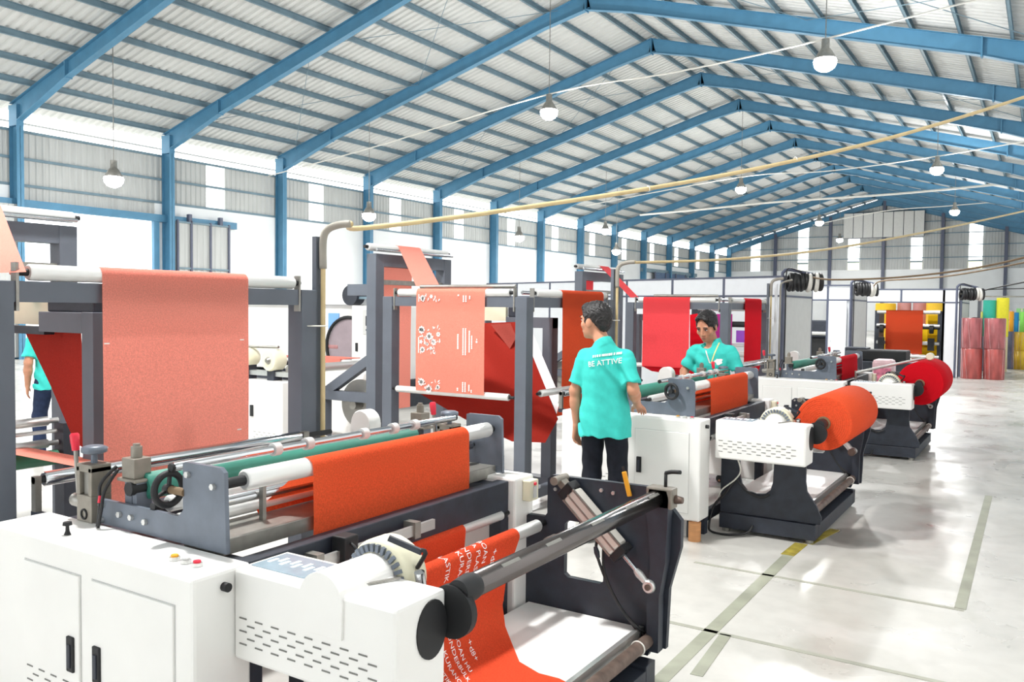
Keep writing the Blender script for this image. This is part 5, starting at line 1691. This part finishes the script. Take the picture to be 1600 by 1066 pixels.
# cutter knife tucked on the far plate of the nearest unwind stand
kn = thing('utility_knife', 'orange utility knife tucked on the black plate of nearest unwind stand', 'knife', PY(980, 775, 3.44))
ka, kb_ = PY(975, 737, 3.445), PY(984, 776, 3.445)
MB().bar(ka, kb_, 0.022, 0.012, (0, 1, 0)).build('handle', M_YELP, kn, bevel=0.004)
MB().bar(PY(973, 729, 3.445), ka, 0.012, 0.004, (0, 1, 0)).build('tip', M_DARK, kn)

# ================================================================== PEOPLE (smooth implicit figures meshed with surface nets)
def surface_nets(Fv, org, h):
    S = Fv < 0
    nx, ny, nz = Fv.shape
    cs = (nx - 1, ny - 1, nz - 1)
    cnt = np.zeros(cs, np.int16)
    acc = np.zeros(cs + (3,), np.float32)
    corners = [(i, j, k) for i in (0, 1) for j in (0, 1) for k in (0, 1)]

    def sub(A, c):
        return A[c[0]:c[0] + cs[0], c[1]:c[1] + cs[1], c[2]:c[2] + cs[2]]
    allin = np.ones(cs, bool)
    anyin = np.zeros(cs, bool)
    for c in corners:
        s_ = sub(S, c)
        allin &= s_
        anyin |= s_
    act = anyin & ~allin
    idx = np.argwhere(act)
    if len(idx) == 0:
        return np.zeros((0, 3)), []
    pos = np.zeros((len(idx), 3))
    n = np.zeros(len(idx))
    for a in corners:
        for ax in range(3):
            if a[ax]:
                continue
            b = list(a)
            b[ax] = 1
            ia, ib = idx + np.array(a), idx + np.array(b)
            fa, fb = Fv[ia[:, 0], ia[:, 1], ia[:, 2]], Fv[ib[:, 0], ib[:, 1], ib[:, 2]]
            cr = (fa < 0) != (fb < 0)
            t = np.where(cr, fa / np.where(cr, fa - fb, 1), 0)
            p = np.array(a, float)[None, :].repeat(len(idx), 0)
            p[:, ax] += t
            pos += np.where(cr[:, None], p, 0)
            n += cr
    pos /= n[:, None]
    verts = (idx + pos) * h + np.array(org)
    vid = -np.ones(cs, np.int64)
    vid[idx[:, 0], idx[:, 1], idx[:, 2]] = np.arange(len(idx))
    faces = []
    for ax in range(3):
        u, v = (ax + 1) % 3, (ax + 2) % 3
        sl0 = [slice(1, -1)] * 3
        sl0[ax] = slice(0, -1)
        sl1 = [slice(1, -1)] * 3
        sl1[ax] = slice(1, None)
        A, B = S[tuple(sl0)], S[tuple(sl1)]
        e = np.argwhere(A != B)
        off = np.array([1, 1, 1])
        off[ax] = 0
        g = e + off
        flip = A[e[:, 0], e[:, 1], e[:, 2]]
        q = []
        for (du, dv) in ((-1, -1), (0, -1), (0, 0), (-1, 0)):
            c = g.copy()
            c[:, u] += du
            c[:, v] += dv
            q.append(vid[c[:, 0], c[:, 1], c[:, 2]])
        q = np.stack(q, 1)
        q = np.where(flip[:, None], q, q[:, ::-1])
        faces.append(q)
    return verts, np.concatenate(faces)


class Blob:
    def __init__(s, h):
        s.h, s.pr = h, []

    def add(s, fn, lo, hi, k=0.02, op='u'):
        s.pr.append((fn, np.array(lo, float), np.array(hi, float), k, op))

    def cap(s, a, b, ra, rb=None, k=0.02, op='u'):
        a, b = np.array(a, float), np.array(b, float)
        rb = ra if rb is None else rb

        def fn(P):
            d = b - a
            t = np.clip(((P - a) @ d) / (d @ d + 1e-12), 0, 1)
            return np.linalg.norm(P - a - t[..., None] * d, axis=-1) - (ra + (rb - ra) * t)
        r = max(ra, rb)
        s.add(fn, np.minimum(a, b) - r, np.maximum(a, b) + r, k, op)

    def cyl(s, a, b, ra, rb, k=0.02, sq=1.0):
        a, b = np.array(a, float), np.array(b, float)

        def fn(P):
            d = b - a
            L = np.sqrt(d @ d)
            t = ((P - a) @ d) / (L * L)
            rad = np.linalg.norm(P - a - t[..., None] * d, axis=-1) - (ra + (rb - ra) * np.clip(t, 0, 1))
            return np.maximum(rad, np.maximum(-t, t - 1) * L)
        r = max(ra, rb)
        s.add(fn, np.minimum(a, b) - r, np.maximum(a, b) + r, k)

    def ell(s, c, r, M=None, k=0.02, op='u'):
        c, r = np.array(c, float), np.array(r, float)

        def fn(P):
            q = P - c
            if M is not None:
                q = q @ M
            k0 = np.linalg.norm(q / r, axis=-1)
            k1 = np.linalg.norm(q / (r * r), axis=-1) + 1e-9
            return k0 * (k0 - 1) / k1
        s.add(fn, c - r.max(), c + r.max(), k, op)

    def tube(s, zs, rx, ry, xc, yc, k=0.02):
        zs = np.array(zs, float)

        def fn(P):
            z = P[..., 2]
            a, b = np.interp(z, zs, rx), np.interp(z, zs, ry)
            x0, y0 = np.interp(z, zs, xc), np.interp(z, zs, yc)
            e = (np.abs((P[..., 0] - x0) / a) ** 2.4 + np.abs((P[..., 1] - y0) / b) ** 2.4) ** (1 / 2.4)
            d = (e - 1) * np.minimum(a, b)
            return np.maximum(d, np.maximum(zs[0] - z, z - zs[-1]))
        m = max(max(rx), max(ry))
        X, Y = max(np.abs(xc)), max(np.abs(yc))
        s.add(fn, (-m - X, -m - Y, zs[0]), (m + X, m + Y, zs[-1]), k)

    def mesh(s, disp=None):
        lo = np.min([p[1] for p in s.pr if p[4] == 'u'], 0) - 0.03
        hi = np.max([p[2] for p in s.pr if p[4] == 'u'], 0) + 0.03
        h = s.h
        n = np.ceil((hi - lo) / h).astype(int) + 1
        Fv = np.full(n, 0.5, np.float32)
        ax = [lo[i] + np.arange(n[i]) * h for i in range(3)]
        for fn, a, b, k, op in s.pr:
            m = k + 2.5 * h
            i0 = np.maximum(np.floor((a - m - lo) / h).astype(int), 0)
            i1 = np.minimum(np.ceil((b + m - lo) / h).astype(int) + 1, n)
            if (i1 <= i0).any():
                continue
            sl = tuple(slice(i0[j], i1[j]) for j in range(3))
            P = np.stack(np.meshgrid(ax[0][sl[0]], ax[1][sl[1]], ax[2][sl[2]], indexing='ij'), -1)
            d = fn(P)
            cur = Fv[sl]
            if op == 'u':
                hh = np.clip(0.5 + 0.5 * (cur - d) / k, 0, 1)
                Fv[sl] = cur * (1 - hh) + d * hh - k * hh * (1 - hh)
            else:
                hh = np.clip(0.5 - 0.5 * (cur + d) / k, 0, 1)
                Fv[sl] = cur * (1 - hh) - d * hh + k * hh * (1 - hh)
        if disp is not None:
            P = np.stack(np.meshgrid(*ax, indexing='ij'), -1)
            Fv = Fv + disp(P)
        return surface_nets(Fv, lo, h)


def mesh_obj(name, vf, m, parent, M):
    v, f = vf
    v = v @ M.T
    me = bpy.data.meshes.new(name)
    me.from_pydata(v.tolist(), [], [tuple(int(i) for i in q) for q in f])
    me.polygons.foreach_set('use_smooth', [True] * len(me.polygons))
    me.update()
    me.materials.append(m)
    o = bpy.data.objects.new(name, me)
    COL.objects.link(o)
    o.parent = parent
    sm = o.modifiers.new('smooth', 'SMOOTH')
    sm.factor = 0.5
    sm.iterations = 2
    return o


def unit(v):
    v = np.array(v, float)
    return v / np.linalg.norm(v)


def hand(B, wrist, d, nrm, thumb, curl=0.35, s=1.0):
    """palm and five fingers; d: wrist->knuckles, nrm: palm normal (fingers curl towards it), thumb: side of the thumb"""
    w, d, nrm = np.array(wrist, float), unit(d), unit(nrm)
    sd = unit(np.array(thumb, float) - d * np.dot(thumb, d))
    for i, o in enumerate((0.028, 0.009, -0.010, -0.027)):
        B.cap(w + sd * o * 0.55, w + d * 0.082 * s + sd * o, 0.017 * s, 0.0125 * s, 0.012)
        L = (0.072, 0.08, 0.074, 0.056)[i] * s
        p = w + d * 0.088 * s + sd * o * 1.08
        a = curl * (0.7 + 0.12 * i)
        dirn = d
        for j, (fr, r0, r1) in enumerate(((0.42, 0.0098, 0.009), (0.32, 0.009, 0.0082), (0.26, 0.0082, 0.0068))):
            ang = a * (1 + j) * 0.75
            dirn = d * math.cos(ang) + nrm * math.sin(ang)
            q = p + dirn * L * fr
            B.cap(p, q, r0 * s, r1 * s, 0.004)
            p = q
    t0 = w + d * 0.02 * s + sd * 0.02 * s
    t1 = w + d * 0.055 * s + sd * 0.048 * s + nrm * 0.014
    t2 = t1 + (d * 0.8 + sd * 0.3 + nrm * 0.25) * 0.03 * s
    t3 = t2 + (d * 0.95 + nrm * 0.25) * 0.026 * s
    B.cap(t0, t1, 0.016 * s, 0.0125 * s, 0.012)
    B.cap(t1, t2, 0.0115 * s, 0.0105 * s, 0.005)
    B.cap(t2, t3, 0.0105 * s, 0.008 * s, 0.004)


def rot3(yaw, pitch, roll=0.0):
    cy, sy = math.cos(yaw), math.sin(yaw)
    cp, sp = math.cos(pitch), math.sin(pitch)
    cr, sr = math.cos(roll), math.sin(roll)
    Rz = np.array([[cy, -sy, 0], [sy, cy, 0], [0, 0, 1]])
    Rx = np.array([[1, 0, 0], [0, cp, -sp], [0, sp, cp]])
    Ry = np.array([[cr, 0, sr], [0, 1, 0], [-sr, 0, cr]])
    return Rz @ Rx @ Ry


M_SKIN = mat('brown_skin', (196, 140, 112), 0.5, var=0.07, scale=12, spec=0.35)
M_HAIR = mat('black_hair', (26, 23, 24), 0.45, var=0.3, scale=60, bump=0.6, bscale=90, aniso=(1, 1, 0.3))
M_TEAL = mat('teal_polo_cloth', (66, 196, 186), 0.85, var=0.06, scale=20, bump=0.15, bscale=220, spec=0.15)
M_JEANS = mat('black_denim', (26, 29, 38), 0.8, var=0.2, scale=24, bump=0.2, bscale=160, spec=0.2)
M_JEANB = mat('dark_blue_denim', (40, 52, 80), 0.8, var=0.2, scale=24, bump=0.2, bscale=160, spec=0.2)
M_SHOE = mat('black_shoe', (24, 24, 26), 0.5, var=0.1)
M_EYE = mat('eye_white', (226, 220, 214), 0.3, var=0.02)
M_IRIS = mat('dark_iris', (28, 20, 18), 0.2, var=0.02)
M_BROW = mat('dark_brow', (36, 30, 30), 0.7, var=0.1)
M_LIP = mat('brown_lips', (164, 100, 88), 0.45, var=0.05)


def person(label, loc, yaw, J, h=0.0065, trousers=None, face=True, tiny=False):
    root = thing('person', label, 'person', loc)
    M = rot3(yaw, 0)
    t = lambda p: np.array(p, float)
    B = Blob(h)
    hc = t(J['head'])
    hs = J.get('hs', 1.1)
    HM = rot3(J.get('head_yaw', 0), J.get('head_pitch', 0), J.get('head_roll', 0))
    hp = lambda p: hc + HM @ (np.array(p, float) * hs)

    def E(Bl, c, r, k, op='u', MM=None):
        Bl.ell(hp(c), np.array(r) * hs, HM if MM is None else MM, k, op)
    # head
    E(B, (0, -0.012, 0.032), (0.076, 0.096, 0.088), 0.02)
    E(B, (0, 0.02, -0.02), (0.066, 0.074, 0.085), 0.025)
    E(B, (0, 0.035, -0.065), (0.05, 0.055, 0.045), 0.025)
    E(B, (0, 0.074, -0.093), (0.022, 0.018, 0.016), 0.02)
    for sx in (-1, 1):
        E(B, (sx * 0.045, 0.06, -0.02), (0.022, 0.02, 0.022), 0.02)
        E(B, (sx * 0.030, 0.079, 0.032), (0.026, 0.012, 0.010), 0.014)
        B.cap(hp((sx * 0.030, 0.108, 0.012)), hp((sx * 0.032, 0.106, 0.012)), 0.015, None, 0.014, 's')
        E(B, (sx * 0.076, -0.004, -0.008), (0.010, 0.022, 0.034), 0.008, 'u', HM @ rot3(sx * -0.35, 0.15))
        B.cap(hp((sx * 0.010, 0.098, -0.028)), hp((sx * 0.011, 0.096, -0.029)), 0.0095, None, 0.008)
    B.cap(hp((0, 0.090, 0.022)), hp((0, 0.112, -0.022)), 0.008, 0.0125, 0.012)
    E(B, (0, 0.088, -0.056), (0.026, 0.012, 0.007), 0.008)
    E(B, (0, 0.086, -0.068), (0.022, 0.012, 0.0075), 0.008)
    nb = t(J['neck'])
    B.cap(nb + (0, 0, -0.02), hp((0, -0.022, -0.06)), 0.058, 0.052, 0.03)
    # torso (inside the shirt)
    ch, wa, pe = t(J['chest']), t(J['waist']), t(J['pelvis'])
    zs = [pe[2] - 0.10, pe[2], wa[2], ch[2] - 0.05, ch[2] + 0.08, nb[2] - 0.04]
    xs_ = [pe[0], pe[0], wa[0], ch[0], ch[0], nb[0]]
    ys_ = [pe[1], pe[1], wa[1], ch[1], ch[1] * 0.6 + nb[1] * 0.4, nb[1]]
    B.tube(zs, [0.12, 0.145, 0.125, 0.14, 0.15, 0.07], [0.09, 0.095, 0.09, 0.095, 0.09, 0.06], xs_, ys_, 0.03)
    for sd in ('L', 'R'):
        sh, el, wr = t(J['sh' + sd]), t(J['el' + sd]), t(J['wr' + sd])
        B.cap(sh, el, 0.048, 0.040, 0.03)
        B.cap(el, el + (wr - el) * 0.4, 0.040, 0.040, 0.02)
        B.cap(el + (wr - el) * 0.3, wr, 0.040, 0.026, 0.02)
        hd, hn, ht = J['hand' + sd]
        hand(B, wr, hd, hn, ht, J.get('curl' + sd, 0.35))
        hi_, kn, an = t(J['hip' + sd]), t(J['kn' + sd]), t(J['an' + sd])
        B.cap(hi_, kn, 0.078, 0.052, 0.03)
        B.cap(kn, an, 0.052, 0.036, 0.02)
        B.cap(an + (0, 0, -0.01), an + t(J.get('toe', (0, 0.15, -0.045))), 0.036, 0.03, 0.02)
    body = mesh_obj('body', B.mesh(), M_SKIN, root, M)
    # hair
    Hh = Blob(min(h, 0.006))
    E(Hh, (0, -0.018, 0.048), (0.086, 0.104, 0.090), 0.01)
    E(Hh, (0, 0.052, 0.098), (0.062, 0.038, 0.026), 0.03)
    E(Hh, (0, -0.072, -0.01), (0.064, 0.036, 0.06), 0.03)
    for sx in (-1, 1):
        E(Hh, (sx * 0.076, 0.016, 0.012), (0.009, 0.018, 0.036), 0.012)
    # carve the face and ears free
    E(Hh, (0.012, 0.118, J.get('hair_up', 0.0)), (0.066, 0.082, 0.088), 0.012, 's')
    E(Hh, (0, 0.03, -0.10), (0.12, 0.075, 0.085), 0.012, 's')
    for sx in (-1, 1):
        E(Hh, (sx * 0.088, -0.006, -0.012), (0.022, 0.026, 0.036), 0.008, 's')

    def tuft(P):
        return 0.005 * np.sin(P[..., 0] * 150 + 5 * np.sin(P[..., 2] * 60)) * np.cos(P[..., 1] * 170 + P[..., 2] * 90)
    mesh_obj('hair', Hh.mesh(tuft), M_HAIR, root, M)
    if face:
        def small(name, c, r, m, n=10):
            vv, ff = [], []
            for a in range(n + 1):
                for b in range(2 * n):
                    th, ph = PI * a / n, PI * b / n
                    vv.append(hp(np.array(c) + np.array(r) * np.array((math.sin(th) * math.cos(ph), math.sin(th) * math.sin(ph), math.cos(th)))))
            for a in range(n):
                for b in range(2 * n):
                    ff.append((a * 2 * n + b, a * 2 * n + (b + 1) % (2 * n), (a + 1) * 2 * n + (b + 1) % (2 * n), (a + 1) * 2 * n + b))
            return mesh_obj(name, (np.array(vv), ff), m, root, M)
        for sx in (-1, 1):
            e = small('eye', (sx * 0.031, 0.083, 0.012), (0.0135, 0.010, 0.0062), M_EYE)
            small('iris', (sx * 0.031, 0.0895, 0.012), (0.0056, 0.0045, 0.0056), M_IRIS)
            small('eyelid', (sx * 0.031, 0.087, 0.0195), (0.017, 0.008, 0.0028), M_BROW)
            small('eyebrow', (sx * 0.033, 0.090, 0.036), (0.021, 0.006, 0.0042), M_BROW)
        small('lips', (0, 0.0955, -0.062), (0.021, 0.0055, 0.0085), M_LIP)
    # shirt
    Sb = Blob(h)
    hem = J['hem']
    hx, hy = J.get('hem_r', (0.19, 0.135))
    zs = [hem, hem + 0.12, wa[2], ch[2] - 0.05, ch[2] + 0.07, nb[2] - 0.025, nb[2] + 0.012]
    xs2 = [pe[0], pe[0], wa[0], ch[0], ch[0], nb[0], nb[0]]
    ys2 = [pe[1], pe[1], wa[1], ch[1], ch[1] * 0.6 + nb[1] * 0.4, nb[1], nb[1]]
    Sb.tube(zs, [hx, hx * 0.97, 0.166, 0.170, 0.160, 0.09, 0.07], [hy, hy * 0.97, 0.125, 0.125, 0.115, 0.08, 0.066], xs2, ys2, 0.02)
    for sd in ('L', 'R'):
        sh, el = t(J['sh' + sd]), t(J['el' + sd])
        nk = nb + (sh - nb) * 0.25 + np.array((0, 0, -0.03))
        Sb.cap(nk, sh + np.array((0, 0, 0.0)), 0.050, 0.050, 0.04)
        dv = unit(el - sh)
        L = np.linalg.norm(el - sh) * J.get('sleeve', 0.80)
        Sb.cap(sh, sh + dv * L * 0.3, 0.052, 0.056, 0.04)
        Sb.cyl(sh + dv * L * 0.2, sh + dv * L, 0.056, 0.068, 0.03)
    # collar
    up = unit(hp((0, -0.02, -0.06)) - nb)
    if J.get('vneck'):
        Sb.cyl(nb - up * 0.02, nb + up * 0.022, 0.080, 0.078, 0.012)
        Sb.cap(nb + np.array((0, 0.10, 0.03)), nb + np.array((0, 0.125, -0.055)), 0.045, 0.018, 0.01, 's')
        Sb.cap(hp((0, 0.05, -0.08)), hp((0, 0.06, -0.13)), 0.075, 0.06, 0.01, 's')
    else:
        Sb.cyl(nb - up * 0.02, nb + up * 0.042, 0.073, 0.068, 0.012)
    sgn = J.get('fold', 1)

    def folds(P):
        x, y, z = P[..., 0], P[..., 1], P[..., 2]
        u = x * 0.75 * sgn + z * 0.5
        w = np.clip((1.42 - z) / 0.2, 0, 1)
        return w * (0.009 * np.sin(u * 62 + 2.2 * np.sin(z * 9 + x * 7)) * np.clip(0.4 + np.sin(x * 11 + z * 5), 0, 1) + 0.006 * np.sin(x * 48 + 3 * np.sin(z * 6)) * np.clip((1.1 - z) / 0.25, 0, 1) + 0.0012 * np.sin(z * 55 + y * 40 + x * 20))
    shirt = mesh_obj('shirt', Sb.mesh(folds), M_TEAL, root, M)
    # trousers
    Tb = Blob(h)
    Tb.ell(pe + (0, 0, -0.02), (0.165, 0.115, 0.12), None, 0.04)
    for sd in ('L', 'R'):
        hi_, kn, an = t(J['hip' + sd]), t(J['kn' + sd]), t(J['an' + sd])
        Tb.cap(hi_, kn, 0.092, 0.068, 0.03)
        Tb.cap(kn, an + np.array((0, 0, 0.02)), 0.068, 0.058, 0.025)

    def creases(P):
        return 0.003 * np.sin(P[..., 2] * 46 + 5 * np.sin(P[..., 0] * 22)) * np.cos(P[..., 1] * 20)
    mesh_obj('trousers', Tb.mesh(creases), trousers or M_JEANS, root, M)
    Fb = Blob(0.008)
    for sd in ('L', 'R'):
        an = t(J['an' + sd])
        Fb.cap(an + (0, -0.03, -0.035), an + (0, 0.14, -0.042), 0.045, 0.04, 0.02)
        Fb.cap(an + (0, 0, 0.0), an + (0, 0.03, -0.03), 0.046, 0.046, 0.02)
    mesh_obj('shoes', Fb.mesh(), M_SHOE, root, M)
    return root, shirt, M


def on_surface(o, origin_fn, direction, pts, lift=0.003):
    """drop points on an object's surface along a direction (object local axes)"""
    from mathutils.bvhtree import BVHTree
    bm = bmesh.new()
    bm.from_mesh(o.data)
    tree = BVHTree.FromBMesh(bm)
    d = Vector(direction).normalized()
    out = []
    for p in pts:
        hit = tree.ray_cast(Vector(p) - d * 0.6, d)
        out.append((hit[0] - d * lift) if hit[0] is not None else Vector(p))
    bm.free()
    return out


def child_mesh(name, vs, fs, m, parent):
    me = bpy.data.meshes.new(name)
    me.from_pydata([tuple(v) for v in vs], [], fs)
    me.materials.append(m)
    o = bpy.data.objects.new(name, me)
    COL.objects.link(o)
    o.parent = parent
    return o


# the man with his back turned, head to the left, one hand on the second machine
J1 = dict(head=(-0.095, 0.02, 1.600), head_yaw=math.radians(78), head_pitch=math.radians(-2), neck=(-0.005, -0.01, 1.43),
          chest=(0.0, 0.0, 1.26), waist=(0.0, 0.0, 1.06), pelvis=(0.0, 0.0, 0.93), hem=0.785, hem_r=(0.192, 0.14),
          shL=(-0.158, -0.005, 1.345), elL=(-0.222, -0.04, 1.095), wrL=(-0.225, 0.0, 0.835), handL=((-0.10, 0.12, -1), (0.9, 0.3, 0.1), (0.25, 0.9, 0)), curlL=0.45,
          shR=(0.158, 0.0, 1.35), elR=(0.238, -0.04, 1.13), wrR=(0.165, 0.20, 0.995), handR=((-0.12, 0.93, -0.36), (0, -0.3, -1), (-1, 0, 0)), curlR=0.30,
          hipL=(-0.088, 0, 0.90), knL=(-0.105, 0.02, 0.49), anL=(-0.12, -0.02, 0.088), hipR=(0.088, 0, 0.90), knR=(0.10, 0.03, 0.49), anR=(0.125, 0.0, 0.088))
P1, S1, M1_ = person('man in teal polo with white lettering, back turned, looking left', (-2.665, 5.46, 0), 0.0, J1)
vs, fs = text_mesh('BE ATTIVE', 0.054)
tilt = math.radians(9)
pts = [Vector((0.045 + v.x * math.cos(tilt) - v.y * math.sin(tilt), 0, 1.315 + v.x * math.sin(tilt) + v.y * math.cos(tilt))) for v in vs]
child_mesh('shirt_lettering', on_surface(S1, None, (0, 1, 0), pts, 0.009), fs, M_PRINT, P1)
# small illegible line above it
vv, ff = [], []
rr_ = random.Random(5)
xx = -0.095
while xx < 0.105:
    w_ = rr_.uniform(0.006, 0.012)
    for (a, b) in ((0, 0), (w_, 0), (w_, 0.016), (0, 0.016)):
        X_, Z_ = xx + a, b
        vv.append(Vector((0.05 + X_ * math.cos(tilt) - Z_ * math.sin(tilt), 0, 1.362 + X_ * math.sin(tilt) + Z_ * math.cos(tilt))))
    n_ = len(vv)
    ff.append((n_ - 4, n_ - 3, n_ - 2, n_ - 1))
    xx += w_ + rr_.choice((0.003, 0.003, 0.008))
child_mesh('shirt_small_lettering', on_surface(S1, None, (0, 1, 0), vv, 0.009), ff, M_PRINT, P1)

# the man behind the second machine, looking down at it
J2 = dict(hs=1.17, vneck=True, hair_up=0.034, head=(0.05, 0.09, 1.528), head_yaw=math.radians(-14), head_pitch=math.radians(-27), neck=(0.0, 0.035, 1.375),
          chest=(0.0, 0.05, 1.20), waist=(0.0, 0.02, 1.03), pelvis=(0.0, -0.04, 0.92), hem=0.78, hem_r=(0.195, 0.135), fold=-1,
          shL=(-0.175, 0.045, 1.29), elL=(-0.275, 0.06, 1.075), wrL=(-0.20, 0.16, 0.90), handL=((0.3, 0.8, -0.5), (0, -0.3, -1), (1, 0, 0)),
          shR=(0.175, 0.045, 1.285), elR=(0.27, 0.08, 1.075), wrR=(0.235, 0.20, 0.94), handR=((-0.15, 0.8, -0.4), (0, -0.3, -1), (-1, 0, 0)),
          hipL=(-0.088, -0.04, 0.90), knL=(-0.10, 0.0, 0.49), anL=(-0.11, -0.04, 0.088), hipR=(0.088, -0.04, 0.90), knR=(0.10, 0.0, 0.49), anR=(0.11, -0.03, 0.088))
P2, S2, M2_ = person('man in teal polo with lanyard, facing the camera and looking down', (-2.775, 8.10, 0), PI + 0.12, J2)
dloc = M2_ @ np.array((0, -1, 0))


def on_chest(poly, lift=0.004):
    pts = [Vector((M2_ @ np.array((x, 0.0, z)))) for x, z in poly]
    d = Vector(M2_ @ np.array((0.0, -1.0, 0.0)))
    return on_surface(S2, None, d, pts, lift)


for side, m in ((1, M_WCABLE), (-1, mat('pale_yellow_strap', (224, 222, 150), 0.6))):
    vs, fs = [], []
    n = 10
    for k in range(n + 1):
        t_ = k / n
        x = side * (0.072 * (1 - t_) + 0.006 * t_) - 0.01 * t_
        z = 1.375 - 0.20 * t_
        vs += on_chest([(x - 0.006, z), (x + 0.006, z)], 0.005)
        if k:
            fs.append((2 * k - 2, 2 * k - 1, 2 * k + 1, 2 * k))
    child_mesh('lanyard', vs, fs, m, P2)
lg = [(-0.085 + 0.035 * math.cos(a) * (1 + 0.25 * math.cos(5 * a)), 1.195 + 0.03 * math.sin(a) * (1 + 0.2 * math.sin(3 * a))) for a in [2 * PI * k / 20 for k in range(20)]]
child_mesh('chest_emblem', on_chest(lg, 0.006), [tuple(range(20))], M_PRINT, P2)

# the third worker, half hidden behind the left edge post
J3 = dict(head=(0.0, 0.03, 1.56), neck=(0.0, 0.0, 1.39), chest=(0, 0, 1.22), waist=(0, 0, 1.03), pelvis=(0, 0, 0.90), hem=0.80,
          shL=(-0.18, 0, 1.345), elL=(-0.24, -0.03, 1.08), wrL=(-0.22, 0.10, 0.84), handL=((0.05, 0.35, -0.9), (0.9, 0.2, 0), (0.2, 0.9, 0)),
          shR=(0.18, 0, 1.345), elR=(0.24, -0.03, 1.08), wrR=(0.22, 0.10, 0.84), handR=((-0.05, 0.35, -0.9), (-0.9, 0.2, 0), (-0.2, 0.9, 0)),
          hipL=(-0.088, 0, 0.88), knL=(-0.10, 0.16, 0.50), anL=(-0.11, 0.12, 0.088), hipR=(0.088, 0, 0.88), knR=(0.10, -0.06, 0.48), anR=(0.11, -0.24, 0.088))
person('worker in teal shirt and jeans half hidden behind the left edge post', (-8.62, 4.80, 0), math.radians(75), J3, h=0.011, trousers=M_JEANB, face=False)
